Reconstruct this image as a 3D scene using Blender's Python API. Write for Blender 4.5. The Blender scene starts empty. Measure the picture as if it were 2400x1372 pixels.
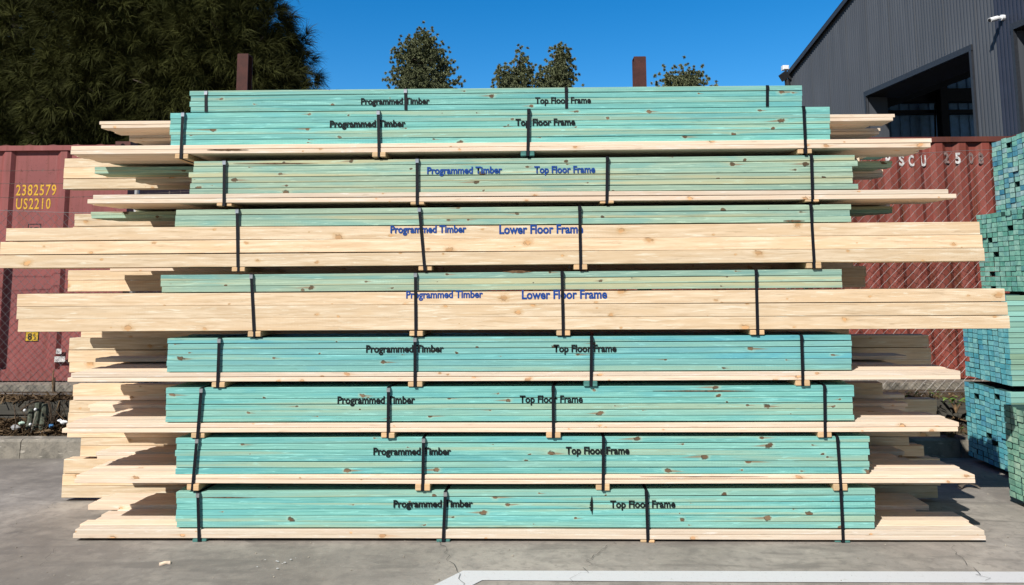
import bpy, math, random
import numpy as np
from mathutils import Vector, Matrix

random.seed(7)
rng = np.random.default_rng(11)
S = bpy.context.scene
C = S.collection

# ------------------------------------------------------------------ camera
F, PX0, PY0 = 1746.0, 1200.0, 470.0          # focal length and principal point (photo pixels, 2400 x 1372)
PITCH, YAW, ROLL = 0.10609, 0.01896, 0.00516
CAM = Vector((0.0, -4.62, 1.552))


def raydir(px, py):
    a, b = (px - PX0) / F, -(py - PY0) / F
    c, s = math.cos(ROLL), math.sin(ROLL)
    a, b = c * a + s * b, -s * a + c * b
    d = (a, math.cos(PITCH) - b * math.sin(PITCH), math.sin(PITCH) + b * math.cos(PITCH))
    c, s = math.cos(YAW), math.sin(YAW)
    return Vector((c * d[0] - s * d[1], s * d[0] + c * d[1], d[2]))


def at(px, py, Y):
    """measured photo point -> world point on the upright plane at depth Y"""
    r = raydir(px, py)
    return CAM + r * ((Y - CAM.y) / r.y)


def on(px, py, z=0.0):
    """measured photo point -> world point on the level plane at height z"""
    r = raydir(px, py)
    return CAM + r * ((z - CAM.z) / r.z)


cam = bpy.data.cameras.new('camera')
cam.sensor_width = 36.0
cam.lens = 36.0 * F / 2400.0
cam.shift_y = -(686.0 - PY0) / 2400.0
cam.clip_start = 0.05
cam.clip_end = 2000.0
camo = bpy.data.objects.new('camera', cam)
C.objects.link(camo)
fw = raydir(PX0, PY0).normalized()
rt = (raydir(PX0 + 100, PY0) - raydir(PX0, PY0)).normalized()
up = (raydir(PX0, PY0 - 100) - raydir(PX0, PY0)).normalized()
m = Matrix((rt, up, -fw)).transposed().to_4x4()
m.translation = CAM
camo.matrix_world = m
S.camera = camo

# ------------------------------------------------------------------ light
SUN_DIR = Vector((-0.58, -0.95, 1.0)).normalized()      # towards the sun
w = bpy.data.worlds.new('World')
S.world = w
w.use_nodes = True
nt = w.node_tree
nt.nodes.clear()
sky = nt.nodes.new('ShaderNodeTexSky')
sky.sky_type = 'NISHITA'
sky.sun_disc = False
sky.sun_elevation = math.asin(SUN_DIR.z)
sky.sun_rotation = math.atan2(SUN_DIR.x, SUN_DIR.y)
sky.air_density = 1.0
sky.dust_density = 0.0
sky.ozone_density = 4.0
hs = nt.nodes.new('ShaderNodeHueSaturation')
hs.inputs['Saturation'].default_value = 1.40
hs.inputs['Value'].default_value = 1.0
bg = nt.nodes.new('ShaderNodeBackground')
bg.inputs['Strength'].default_value = 0.108
wo = nt.nodes.new('ShaderNodeOutputWorld')
nt.links.new(sky.outputs[0], hs.inputs['Color'])
tcw = nt.nodes.new('ShaderNodeTexCoord')
spw = nt.nodes.new('ShaderNodeSeparateXYZ')
mrw = nt.nodes.new('ShaderNodeMapRange')      # sky dimmed behind the camera to deepen shade, brightened towards the view
mrw.interpolation_type = 'SMOOTHSTEP'
mrw.inputs[1].default_value, mrw.inputs[2].default_value = -0.5, 0.6
mrw.inputs[3].default_value, mrw.inputs[4].default_value = 0.40, 1.12
mlw = nt.nodes.new('ShaderNodeMix')
mlw.data_type = 'RGBA'
mlw.blend_type = 'MULTIPLY'
mlw.inputs[0].default_value = 1.0
nt.links.new(tcw.outputs['Generated'], spw.inputs[0])
nt.links.new(spw.outputs[1], mrw.inputs[0])
nt.links.new(hs.outputs[0], mlw.inputs[6])
nt.links.new(mrw.outputs[0], mlw.inputs[7])
nt.links.new(mlw.outputs[2], bg.inputs['Color'])
nt.links.new(bg.outputs[0], wo.inputs['Surface'])

sun = bpy.data.lights.new('sun', 'SUN')
sun.energy = 5.0
sun.angle = math.radians(0.5)
sun.color = (1.0, 0.95, 0.87)
suno = bpy.data.objects.new('sun', sun)
C.objects.link(suno)
suno.rotation_euler = (-SUN_DIR).to_track_quat('-Z', 'Y').to_euler()
suno.location = (-6, -10, 12)

S.view_settings.view_transform = 'Standard'
S.view_settings.look = 'None'
S.view_settings.exposure = 0.26
S.view_settings.gamma = 1.0


# ------------------------------------------------------------------ object helpers
def tag(o, label=None, cat=None, group=None, kind=None):
    if label: o['label'] = label
    if cat: o['category'] = cat
    if group: o['group'] = group
    if kind: o['kind'] = kind
    return o


def empty(name, loc=(0, 0, 0), label=None, cat=None, group=None):
    o = bpy.data.objects.new(name, None)
    o.empty_display_size = 0.1
    o.location = loc
    C.objects.link(o)
    return tag(o, label, cat, group)


def link(name, me, mat=None, parent=None, smooth=False):
    o = bpy.data.objects.new(name, me)
    if mat and not me.materials: me.materials.append(mat)
    if smooth:
        me.polygons.foreach_set('use_smooth', [True] * len(me.polygons))
    C.objects.link(o)
    if parent: o.parent = parent
    return o


class MB:
    """collects simple solids into one mesh"""
    def __init__(s): s.v, s.f = [], []

    def add(s, vs, fs):
        n = len(s.v)
        s.v += [tuple(p) for p in vs]
        s.f += [tuple(i + n for i in q) for q in fs]
        return s

    def box(s, x0, x1, y0, y1, z0, z1):
        return s.add([(x0, y0, z0), (x1, y0, z0), (x1, y1, z0), (x0, y1, z0), (x0, y0, z1), (x1, y0, z1), (x1, y1, z1), (x0, y1, z1)],
                     [(0, 3, 2, 1), (4, 5, 6, 7), (0, 1, 5, 4), (1, 2, 6, 5), (2, 3, 7, 6), (3, 0, 4, 7)])

    def obox(s, c, ax, ay, az):
        c, ax, ay, az = Vector(c), Vector(ax), Vector(ay), Vector(az)
        vs = [c + ax * i + ay * j + az * k for k in (-1, 1) for i, j in ((-1, -1), (1, -1), (1, 1), (-1, 1))]
        return s.add(vs, [(0, 3, 2, 1), (4, 5, 6, 7), (0, 1, 5, 4), (1, 2, 6, 5), (2, 3, 7, 6), (3, 0, 4, 7)])

    def tube(s, pts, radii, n=6, cap=True):
        pts = [Vector(p) for p in pts]
        if not isinstance(radii, (list, tuple)): radii = [radii] * len(pts)
        vs, fs = [], []
        for i, p in enumerate(pts):
            t = (pts[min(i + 1, len(pts) - 1)] - pts[max(i - 1, 0)])
            t = t.normalized() if t.length > 1e-9 else Vector((0, 0, 1))
            a = t.cross(Vector((0.31, 0.17, 0.93)) if abs(t.z) < 0.9 else Vector((1, 0.1, 0))).normalized()
            b = t.cross(a)
            for k in range(n):
                an = 2 * math.pi * k / n
                vs.append(p + (a * math.cos(an) + b * math.sin(an)) * radii[i])
        for i in range(len(pts) - 1):
            for k in range(n):
                k2 = (k + 1) % n
                fs.append((i * n + k, i * n + k2, (i + 1) * n + k2, (i + 1) * n + k))
        if cap:
            fs.append(tuple(reversed(range(n))))
            fs.append(tuple((len(pts) - 1) * n + k for k in range(n)))
        return s.add(vs, fs)

    def ball(s, c, r, n=8, sq=(1, 1, 1)):
        vs, fs = [], []
        for i in range(n + 1):
            th = math.pi * i / n
            for k in range(n * 2):
                ph = math.pi * k / n
                vs.append((c[0] + r * sq[0] * math.sin(th) * math.cos(ph), c[1] + r * sq[1] * math.sin(th) * math.sin(ph), c[2] + r * sq[2] * math.cos(th)))
        N = n * 2
        for i in range(n):
            for k in range(N):
                fs.append((i * N + k, (i + 1) * N + k, (i + 1) * N + (k + 1) % N, i * N + (k + 1) % N))
        return s.add(vs, fs)

    def prism(s, poly, axis_vec):
        """poly: list of 3D points (flat, any winding), extruded along axis_vec"""
        n = len(poly)
        a = Vector(axis_vec)
        vs = [Vector(p) for p in poly] + [Vector(p) + a for p in poly]
        fs = [tuple(reversed(range(n))), tuple(range(n, 2 * n))] + [(i, (i + 1) % n, n + (i + 1) % n, n + i) for i in range(n)]
        return s.add(vs, fs)

    def mesh(s, name):
        me = bpy.data.meshes.new(name)
        me.from_pydata(s.v, [], s.f)
        me.update()
        return me

    def build(s, name, mat=None, parent=None, smooth=False):
        return link(name, s.mesh(name), mat, parent, smooth)


# ------------------------------------------------------------------ material helpers
class NT:
    def __init__(s, name, rough=0.8, spec=0.3):
        s.m = bpy.data.materials.new(name)
        s.m.use_nodes = True
        s.t = s.m.node_tree
        s.t.nodes.clear()
        s.out = s.t.nodes.new('ShaderNodeOutputMaterial')
        s.b = s.t.nodes.new('ShaderNodeBsdfPrincipled')
        s.t.links.new(s.b.outputs[0], s.out.inputs[0])
        s.b.inputs['Roughness'].default_value = rough
        s.b.inputs['Specular IOR Level'].default_value = spec

    def n(s, t): return s.t.nodes.new(t)

    def put(s, sock, v):
        if isinstance(v, bpy.types.NodeSocket): s.t.links.new(v, sock)
        elif isinstance(v, (tuple, list)):
            sock.default_value = tuple(v) + ((1.0,) if len(v) == 3 and sock.type == 'RGBA' else ())
        else: sock.default_value = v

    def ma(s, op, a, b=0.0, c=None, clamp=False):
        n = s.n('ShaderNodeMath')
        n.operation = op
        n.use_clamp = clamp
        s.put(n.inputs[0], a)
        s.put(n.inputs[1], b)
        if c is not None: s.put(n.inputs[2], c)
        return n.outputs[0]

    def ss(s, v, lo, hi, a=0.0, b=1.0):
        n = s.n('ShaderNodeMapRange')
        n.interpolation_type = 'SMOOTHSTEP'
        s.put(n.inputs[0], v)
        for i, q in enumerate((lo, hi, a, b)): s.put(n.inputs[i + 1], q)
        return n.outputs[0]

    def mix(s, f, a, b, mode='MIX'):
        n = s.n('ShaderNodeMix')
        n.data_type = 'RGBA'
        n.blend_type = mode
        s.put(n.inputs[0], f)
        s.put(n.inputs[6], a)
        s.put(n.inputs[7], b)
        return n.outputs[2]

    def xyz(s, x, y, z):
        n = s.n('ShaderNodeCombineXYZ')
        for i, q in enumerate((x, y, z)): s.put(n.inputs[i], q)
        return n.outputs[0]

    def sep(s, v):
        n = s.n('ShaderNodeSeparateXYZ')
        s.put(n.inputs[0], v)
        return n.outputs

    def noise(s, vec, scale, detail=2.0, rough=0.5, dist=0.0):
        n = s.n('ShaderNodeTexNoise')
        s.put(n.inputs['Vector'], vec)
        n.inputs['Scale'].default_value = scale
        n.inputs['Detail'].default_value = detail
        n.inputs['Roughness'].default_value = rough
        n.inputs['Distortion'].default_value = dist
        return n.outputs[0]

    def tc(s, which='Object'):
        return s.n('ShaderNodeTexCoord').outputs[which]

    def rnd(s):
        """random number of the object plus the mesh's own per-piece number"""
        a = s.n('ShaderNodeObjectInfo').outputs['Random']
        g = s.n('ShaderNodeAttribute')
        g.attribute_name = 'piece'
        return s.ma('FRACT', s.ma('ADD', a, g.outputs['Fac']))

    def bump(s, h, strength=0.3, dist=0.002):
        n = s.n('ShaderNodeBump')
        n.inputs['Strength'].default_value = strength
        n.inputs['Distance'].default_value = dist
        s.put(n.inputs['Height'], h)
        s.t.links.new(n.outputs[0], s.b.inputs['Normal'])

    def col(s, c): s.put(s.b.inputs['Base Color'], c)


def plain(name, colr, rough=0.6, spec=0.4, metal=0.0, var=0.12, scale=30.0):
    q = NT(name, rough, spec)
    nz = q.noise(q.tc(), scale, 4.0, 0.6)
    q.col(q.mix(q.ss(nz, 0.3, 0.7), tuple(c * (1 - var) for c in colr), tuple(min(1, c * (1 + var)) for c in colr)))
    q.b.inputs['Metallic'].default_value = metal
    q.bump(nz, 0.15, 0.001)
    return q.m


def knots(q, x, v, rnd, layer, spacing, kmax, H, thr, stretch=0.72):
    """a row of irregular knots along a board: returns core, halo, wing masks and a grain shift"""
    u = q.ma('DIVIDE', x, spacing)
    cell = q.ma('FLOOR', u)
    wn = q.n('ShaderNodeTexWhiteNoise')
    wn.noise_dimensions = '3D'
    q.put(wn.inputs[0], q.xyz(cell, q.ma('MULTIPLY', rnd, 91.7), layer))
    r = q.n('ShaderNodeSeparateColor')
    q.put(r.inputs[0], wn.outputs['Color'])
    r1, r2, r3 = r.outputs
    fr = q.ma('SUBTRACT', u, cell)
    dx = q.ma('MULTIPLY', q.ma('SUBTRACT', fr, q.ma('MULTIPLY_ADD', r1, 0.5, 0.25)), spacing)
    dz = q.ma('SUBTRACT', v, q.ma('MULTIPLY', q.ma('SUBTRACT', r2, 0.5), H))
    wob = q.noise(q.xyz(q.ma('MULTIPLY', x, 60.0), q.ma('MULTIPLY', v, 60.0), rnd), 1.0, 2.0)
    size = q.ma('MULTIPLY', q.ma('POWER', q.ss(r3, thr, 1.0, 0.35, 1.0), 1.3), kmax)
    present = q.ma('GREATER_THAN', r3, thr)
    tilt = q.ma('MULTIPLY', q.ma('SUBTRACT', r1, 0.5), 0.9)
    dxx = q.ma('MULTIPLY_ADD', dz, tilt, dx)
    d2 = q.ma('ADD', q.ma('POWER', q.ma('MULTIPLY', dxx, stretch), 2.0), q.ma('POWER', dz, 2.0))
    rr = q.ma('DIVIDE', q.ma('SQRT', d2), size)
    rr = q.ma('ADD', rr, q.ma('MULTIPLY', q.ma('SUBTRACT', wob, 0.5), 1.7))
    core = q.ma('MULTIPLY', q.ss(rr, 1.05, 0.75), present)
    ring = q.ma('MULTIPLY', q.ma('MULTIPLY', q.ss(rr, 0.7, 0.95), q.ss(rr, 1.25, 1.0)), present)
    halo = q.ma('MULTIPLY', q.ss(rr, 2.4, 0.9), present)
    # bleeding wings along the grain
    lx = q.ma('DIVIDE', q.ma('ABSOLUTE', dx), q.ma('MULTIPLY', size, q.ma('MULTIPLY_ADD', r2, 12.0, 4.0)))
    wz = q.ma('DIVIDE', q.ma('ABSOLUTE', q.ma('ADD', dz, q.ma('MULTIPLY', dx, q.ma('MULTIPLY', tilt, 0.12)))), size)
    wing = q.ma('MULTIPLY', q.ss(wz, q.ss(lx, 0.0, 1.0, 0.85, 0.02), 0.0), q.ss(lx, 1.0, 0.25))
    sd = q.ma('SUBTRACT', q.ma('MULTIPLY', q.ma('GREATER_THAN', r1, 0.5), 2.0), 1.0)
    wing = q.ma('MULTIPLY', wing, q.ss(q.ma('MULTIPLY', dx, sd), q.ma('MULTIPLY', size, -2.2), q.ma('MULTIPLY', size, -0.4)))
    wing = q.ma('MULTIPLY', wing, q.ma('GREATER_THAN', r2, 0.35))
    wing = q.ma('MULTIPLY', wing, present)
    ring = q.ma('MULTIPLY', ring, q.ss(q.ma('MULTIPLY', q.ma('ADD', dz, q.ma('MULTIPLY', dx, 0.4)), sd), q.ma('MULTIPLY', size, -0.3), q.ma('MULTIPLY', size, 0.5)))
    shift = q.ma('MULTIPLY', q.ma('MULTIPLY', q.ma('EXPONENT', q.ma('MULTIPLY', rr, -0.55)), size), present)
    return core, ring, halo, wing, shift


def wood(name, lo, hi, alt, knot, ringc, wingc, H, sp=(0.55, 0.8), km=(0.013, 0.010), thr=(0.45, 0.55), blot=0.5, streak=0.35,
         grain=0.35, wingamt=0.8, haloc=None, alt2=None, ringfreq=420.0, coreamt=0.85, half=0.044, xg=1.5, vg=75.0):
    q = NT(name, 0.72, 0.22)
    rnd = q.rnd()
    o = q.sep(q.tc())
    x = q.ma('ADD', o[0], q.ma('MULTIPLY', rnd, 53.0))
    v = q.ma('ADD', o[2], q.ma('MULTIPLY', q.ma('ADD', o[1], half), 0.8))
    k1 = knots(q, x, v, rnd, 1.3, sp[0], km[0], H, thr[0])
    k2 = knots(q, q.ma('ADD', x, 3.1), v, rnd, 7.9, sp[1], km[1], H, thr[1], 0.6)
    vs = q.ma('ADD', v, q.ma('ADD', k1[4], k2[4]))
    vr = q.ma('ADD', vs, q.ma('MULTIPLY', rnd, 9.0))
    low = q.noise(q.xyz(q.ma('MULTIPLY', x, 0.9), 0.0, q.ma('MULTIPLY', vr, 9.0)), 1.0, 2.0)
    fine = q.noise(q.xyz(q.ma('MULTIPLY', x, 3.5), 0.0, q.ma('MULTIPLY', vr, 240.0)), 1.0, 3.0, 0.6)
    rings = q.ma('SINE', q.ma('ADD', q.ma('MULTIPLY', vr, ringfreq), q.ma('MULTIPLY', low, 26.0)))
    rings = q.ma('MULTIPLY_ADD', rings, 0.5, 0.5)
    mid = q.noise(q.xyz(q.ma('MULTIPLY', x, xg), rnd, q.ma('MULTIPLY', vr, vg)), 1.0, 4.0, 0.62, 0.5)
    g = q.ma('ADD', q.ma('MULTIPLY', rings, 0.32), q.ma('ADD', q.ma('MULTIPLY', q.ss(fine, 0.3, 0.7), 0.28), q.ma('MULTIPLY', q.ss(mid, 0.36, 0.64), 0.5)))
    c = q.mix(q.ma('MULTIPLY', g, grain, clamp=True), hi, lo)
    bl = q.noise(q.xyz(q.ma('MULTIPLY', x, 1.7), q.ma('MULTIPLY', rnd, 31.0), q.ma('MULTIPLY', vr, 14.0)), 1.0, 3.0, 0.55, 0.6)
    c = q.mix(q.ma('MULTIPLY', q.ss(bl, 0.45, 0.68), blot), c, alt)
    if alt2:      # some boards take the preservative less: yellowish heartwood bands
        hb = q.noise(q.xyz(q.ma('MULTIPLY', x, 0.45), q.ma('MULTIPLY', rnd, 77.0), q.ma('MULTIPLY', vr, 22.0)), 1.0, 2.0, 0.5, 0.3)
        c = q.mix(q.ma('MULTIPLY', q.ss(hb, 0.50, 0.66), streak), c, alt2)
    # whole-board variation
    wn = q.n('ShaderNodeTexWhiteNoise')
    wn.noise_dimensions = '1D'
    q.put(wn.inputs['W'], q.ma('MULTIPLY', rnd, 517.0))
    c = q.mix(1.0, c, q.mix(wn.outputs['Value'], (0.84, 0.87, 0.89), (1.13, 1.07, 1.03)), 'MULTIPLY')
    sc_ = q.noise(q.xyz(q.ma('MULTIPLY', x, 5.5), rnd, q.ma('MULTIPLY', vr, 85.0)), 1.0, 4.0, 0.65, 0.6)
    c = q.mix(q.ma('MULTIPLY', q.ss(sc_, 0.56, 0.68), 0.45), c, tuple(min(0.85, a * 1.45 + 0.03) for a in hi))
    c = q.mix(q.ma('MULTIPLY', q.ss(sc_, 0.42, 0.30), 0.42), c, tuple(a * 0.6 for a in lo))
    if alt2:
        w2 = q.n('ShaderNodeTexWhiteNoise')
        w2.noise_dimensions = '1D'
        q.put(w2.inputs['W'], q.ma('MULTIPLY', rnd, 911.0))
        c = q.mix(q.ss(w2.outputs['Value'], 0.45, 1.0, 0.0, 0.34), c, alt2)
    # planer chatter: faint bands across the board here and there
    ch = q.ma('SINE', q.ma('MULTIPLY', x, 330.0))
    cm = q.ss(q.noise(q.xyz(q.ma('MULTIPLY', x, 0.8), rnd, 2.0), 1.0, 1.0), 0.58, 0.72)
    c = q.mix(q.ma('MULTIPLY', q.ma('MULTIPLY_ADD', ch, 0.5, 0.5), q.ma('MULTIPLY', cm, 0.10)), c, lo)
    for k, am in ((k1, 1.0), (k2, 0.9)):
        if haloc: c = q.mix(q.ma('MULTIPLY', k[2], 0.55 * am), c, haloc)
        c = q.mix(q.ma('MULTIPLY', k[3], wingamt * am), c, wingc)
        c = q.mix(q.ma('MULTIPLY', k[0], coreamt * am), c, q.mix(q.ss(bl, 0.35, 0.65), knot, tuple(a * 2.1 for a in knot)))
        c = q.mix(q.ma('MULTIPLY', k[1], 0.8 * coreamt * am), c, ringc)
    # sawn ends: end grain is darker and less saturated
    nx = q.ma('ABSOLUTE', q.sep(q.tc('Normal'))[0])
    er = q.noise(q.tc(), 160.0, 2.0)
    c = q.mix(q.ss(nx, 0.6, 0.9), c, q.mix(q.ss(er, 0.35, 0.65), tuple(a * 0.72 for a in lo), tuple(a * 0.92 for a in hi)))
    q.col(c)
    q.bump(q.ma('ADD', fine, q.ma('MULTIPLY', k1[0], -0.5)), 0.25, 0.0012)
    return q.m


TEAL = wood('teal_treated_pine', (0.085, 0.31, 0.285), (0.245, 0.57, 0.525), (0.12, 0.41, 0.43), (0.105, 0.070, 0.042), (0.022, 0.016, 0.011),
            (0.255, 0.195, 0.12), 0.034, sp=(0.60, 0.85), km=(0.0150, 0.008), thr=(0.66, 0.60), blot=0.65, streak=0.75, grain=0.75,
            haloc=(0.36, 0.55, 0.44), alt2=(0.36, 0.47, 0.33), coreamt=1.0, wingamt=0.95)
OLIVE = wood('olive_treated_pine', (0.165, 0.295, 0.235), (0.365, 0.52, 0.415), (0.17, 0.37, 0.34), (0.085, 0.060, 0.035), (0.025, 0.018, 0.012),
             (0.27, 0.20, 0.13), 0.034, sp=(0.6, 0.85), km=(0.0150, 0.008), thr=(0.66, 0.60), blot=0.8, streak=0.85, grain=0.75,
             haloc=(0.38, 0.47, 0.35), alt2=(0.47, 0.46, 0.28), coreamt=1.0, wingamt=0.95)
CYAN = wood('cyan_treated_pine', (0.070, 0.29, 0.305), (0.205, 0.515, 0.515), (0.10, 0.37, 0.45), (0.105, 0.070, 0.042), (0.022, 0.016, 0.011),
            (0.20, 0.15, 0.09), 0.034, sp=(0.62, 0.85), km=(0.0145, 0.008), thr=(0.68, 0.60), blot=0.75, streak=0.65, grain=0.75,
            haloc=(0.28, 0.50, 0.44), alt2=(0.30, 0.46, 0.35), coreamt=1.0, wingamt=0.95)
BEAM = wood('untreated_pine_beam', (0.55, 0.39, 0.23), (0.80, 0.655, 0.475), (0.69, 0.51, 0.32), (0.36, 0.19, 0.08), (0.15, 0.07, 0.03),
            (0.50, 0.33, 0.16), 0.075, sp=(0.62, 0.55), km=(0.017, 0.0075), thr=(0.55, 0.6), blot=0.7, streak=0.0, grain=0.80,
            wingamt=0.45, haloc=(0.53, 0.335, 0.16), ringfreq=170.0, coreamt=0.6, half=0.022, xg=4.2, vg=48.0)
PALE = wood('pale_pine', (0.58, 0.42, 0.28), (0.81, 0.685, 0.55), (0.74, 0.56, 0.42), (0.40, 0.22, 0.11), (0.14, 0.08, 0.04),
            (0.56, 0.34, 0.19), 0.028, sp=(0.8, 1.0), km=(0.014, 0.011), thr=(0.62, 0.6), blot=0.6, streak=0.0, grain=0.5,
            wingamt=0.6, haloc=(0.65, 0.45, 0.27), ringfreq=260.0, coreamt=0.85)
BEARER = wood('pine_bearer', (0.50, 0.32, 0.17), (0.68, 0.48, 0.28), (0.60, 0.40, 0.22), (0.38, 0.2, 0.1), (0.2, 0.1, 0.05),
              (0.5, 0.3, 0.15), 0.04, blot=0.5, grain=0.6)
BEARER_G = plain('treated_bearer', (0.07, 0.20, 0.18), 0.8, 0.2, var=0.3)
STRAP = plain('black_strapping', (0.008, 0.009, 0.013), 0.5, 0.2, var=0.1)
SEAL = plain('steel_seal', (0.55, 0.56, 0.58), 0.35, 0.5, 0.9, 0.15)


def ink(name, c):
    q = NT(name, 0.75, 0.2)
    t = q.tc()
    z = q.noise(t, 55.0, 4.0, 0.65)
    q.col(q.mix(q.ss(z, 0.55, 0.75, 0.0, 0.5), c, tuple(min(1, a * 2.2 + 0.06) for a in c)))
    return q.m


INK_K = ink('black_stencil_ink', (0.007, 0.009, 0.010))
INK_B = ink('blue_stencil_ink', (0.010, 0.055, 0.25))


# ------------------------------------------------------------------ ground and paths
def concrete():
    q = NT('worn_concrete', 0.85, 0.25)
    p = q.tc()
    a = q.noise(p, 0.55, 5.0, 0.6)
    b = q.noise(p, 4.5, 6.0, 0.65, 0.3)
    c_ = q.noise(p, 90.0, 3.0, 0.7)
    s = q.sep(p)
    # tyre-rubbed and swept streaks running along the yard
    st = q.noise(q.xyz(q.ma('MULTIPLY', s[0], 1.6), q.ma('MULTIPLY', s[1], 7.0), 0.0), 1.0, 4.0, 0.6, 0.4)
    c = q.mix(q.ss(a, 0.36, 0.62), (0.225, 0.203, 0.177), (0.37, 0.338, 0.298))
    c = q.mix(q.ss(b, 0.35, 0.62), c, q.mix(1.0, c, (0.76, 0.76, 0.77), 'MULTIPLY'))
    md = q.noise(p, 17.0, 5.0, 0.7, 0.2)
    c = q.mix(q.ss(md, 0.48, 0.70, 0.0, 0.55), c, (0.16, 0.148, 0.135))
    c = q.mix(q.ss(md, 0.42, 0.28, 0.0, 0.3), c, (0.44, 0.415, 0.38))
    c = q.mix(q.ss(st, 0.50, 0.68, 0.0, 0.65), c, (0.150, 0.138, 0.125))
    c = q.mix(q.ss(c_, 0.60, 0.74, 0.0, 0.45), c, (0.12, 0.115, 0.11))
    c = q.mix(q.ss(c_, 0.38, 0.28, 0.0, 0.35), c, (0.45, 0.43, 0.40))
    # oil drips and small dark scuffs
    vo = q.n('ShaderNodeTexVoronoi')
    vo.feature = 'F1'
    q.put(vo.inputs['Vector'], q.xyz(q.ma('ADD', q.ma('MULTIPLY', s[0], 1.3), b), q.ma('MULTIPLY', s[1], 2.6), 0.0))
    vo.inputs['Scale'].default_value = 1.1
    dsp = q.ma('MULTIPLY', q.ss(vo.outputs['Distance'], 0.16, 0.05), q.ss(b, 0.46, 0.56))
    c = q.mix(q.ma('MULTIPLY', dsp, 0.6), c, (0.10, 0.095, 0.09))
    q.col(c)
    q.bump(q.ma('ADD', q.ma('MULTIPLY', b, 0.6), c_), 0.35, 0.004)
    return q.m


CONC = concrete()
g = MB()
g.add([(-300, -60, 0), (300, -60, 0), (300, 400, 0), (-300, 400, 0)], [(0, 1, 2, 3)])
tag(g.build('ground', CONC), kind='structure')

# painted line
q = NT('worn_white_paint', 0.7, 0.3)
pz = q.noise(q.tc(), 26.0, 5.0, 0.75, 0.1)
p2 = q.noise(q.tc(), 120.0, 3.0, 0.7)
cc = q.mix(q.ss(pz, 0.60, 0.68, 0.0, 0.6), (0.56, 0.565, 0.58), (0.45, 0.44, 0.43))
q.col(q.mix(q.ss(p2, 0.62, 0.72, 0, 0.7), cc, (0.25, 0.24, 0.23)))
PAINT = q.m
ln = [on(940, 1412), on(1085, 1339.5), on(1700, 1340.5), on(2400, 1342), on(3300, 1343), on(3300, 1372), on(2400, 1368), on(1700, 1366), on(1130, 1362), on(1015, 1420)]
mb = MB()
mb.add([(p.x, p.y, 0.004) for p in ln], [(0, 9, 8, 1), (1, 8, 7, 2), (2, 7, 6, 3), (3, 6, 5, 4)])
tag(mb.build('painted_line', PAINT), kind='structure')

# cracks in the slab: real dark filled grooves, drawn as thin ragged strips
CRACK = plain('crack_dirt', (0.05, 0.047, 0.043), 0.95, 0.1, var=0.3)
mb = MB()


def crack(pix, wid, jit=0.012, z=0.0085):
    P = [on(*p) for p in pix]
    pts = []
    for a, b in zip(P[:-1], P[1:]):
        n = max(2, int((b - a).length / 0.035))
        for i in range(n):
            q_ = a.lerp(b, i / n)
            pts.append(Vector((q_.x + random.gauss(0, jit), q_.y + random.gauss(0, jit), z)))
    for a, b in zip(pts[:-1], pts[1:]):
        d = (b - a)
        d.z = 0
        if d.length < 1e-5: continue
        s_ = Vector((-d.y, d.x, 0)).normalized() * wid * random.uniform(0.15, 1.0) * 0.24
        mb.add([a - s_, b - s_, b + s_, a + s_], [(0, 1, 2, 3)])


crack([(1030, 1270), (1048, 1300), (1062, 1325), (1072, 1345), (1085, 1372), (1100, 1420)], 0.008)
crack([(1440, 1272), (1418, 1288), (1385, 1312), (1372, 1335), (1345, 1360), (1338, 1390)], 0.007, 0.016)
crack([(90, 1330), (130, 1290), (190, 1275)], 0.004, 0.01)
crack([(2228, 1280), (2245, 1310), (2290, 1340), (2320, 1372)], 0.006, 0.012)
crack([(20, 1240), (80, 1205), (150, 1180)], 0.004, 0.012)
crack([(870, 1330), (980, 1300), (1060, 1290)], 0.003, 0.008)
tag(mb.build('concrete_crack', CRACK), kind='structure')

# raised bed behind the kerb and the filled terrace behind the sleepers
q = NT('dry_soil', 0.95, 0.1)
a = q.noise(q.tc(), 6.0, 6.0, 0.7)
b = q.noise(q.tc(), 60.0, 4.0, 0.7)
q.col(q.mix(q.ss(b, 0.4, 0.65), q.mix(q.ss(a, 0.35, 0.65), (0.032, 0.025, 0.019), (0.085, 0.068, 0.052)), (0.14, 0.105, 0.07)))
q.bump(b, 0.8, 0.02)
SOIL = q.m
YK = on(90, 1075).y             # kerb face
YW = 2.62                       # sleeper wall face
ZK, ZT = 0.165, 0.40
mb = MB()
nx, ny = 90, 8
vs, fs = [], []
for j in range(ny + 1):
    for i in range(nx + 1):
        vs.append((-9 + 18 * i / nx, YK + 0.13 + (YW - YK - 0.10) * j / ny, ZK - 0.035 + random.uniform(-0.015, 0.02) + 0.03 * j / ny))
for j in range(ny):
    for i in range(nx):
        k = j * (nx + 1) + i
        fs.append((k, k + 1, k + nx + 2, k + nx + 1))
mb.add(vs, fs)
tag(mb.build('soil_bed', SOIL), kind='structure')
mb = MB()
mb.box(-40, 40, YW + 0.10, 120, 0.05, ZT)
tag(mb.build('terrace', SOIL), kind='structure')
q = NT('old_kerb_concrete', 0.9, 0.2)
a = q.noise(q.tc(), 5.0, 6.0, 0.7, 0.4)
b = q.noise(q.tc(), 45.0, 4.0, 0.7)
s = q.sep(q.tc())
sp_ = q.noise(q.xyz(q.ma('MULTIPLY', s[0], 7.0), q.ma('MULTIPLY', s[1], 7.0), q.ma('MULTIPLY', s[2], 26.0)), 1.0, 3.0, 0.6)
c = q.mix(q.ss(a, 0.35, 0.68), (0.27, 0.245, 0.205), (0.13, 0.122, 0.105))
c = q.mix(q.ss(sp_, 0.62, 0.70, 0.0, 0.7), c, (0.48, 0.44, 0.38))
q.col(q.mix(q.ss(b, 0.6, 0.72, 0.0, 0.5), c, (0.06, 0.055, 0.05)))
q.bump(q.ma('ADD', a, b), 0.6, 0.008)
KERB = q.m
mb = MB()
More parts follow.
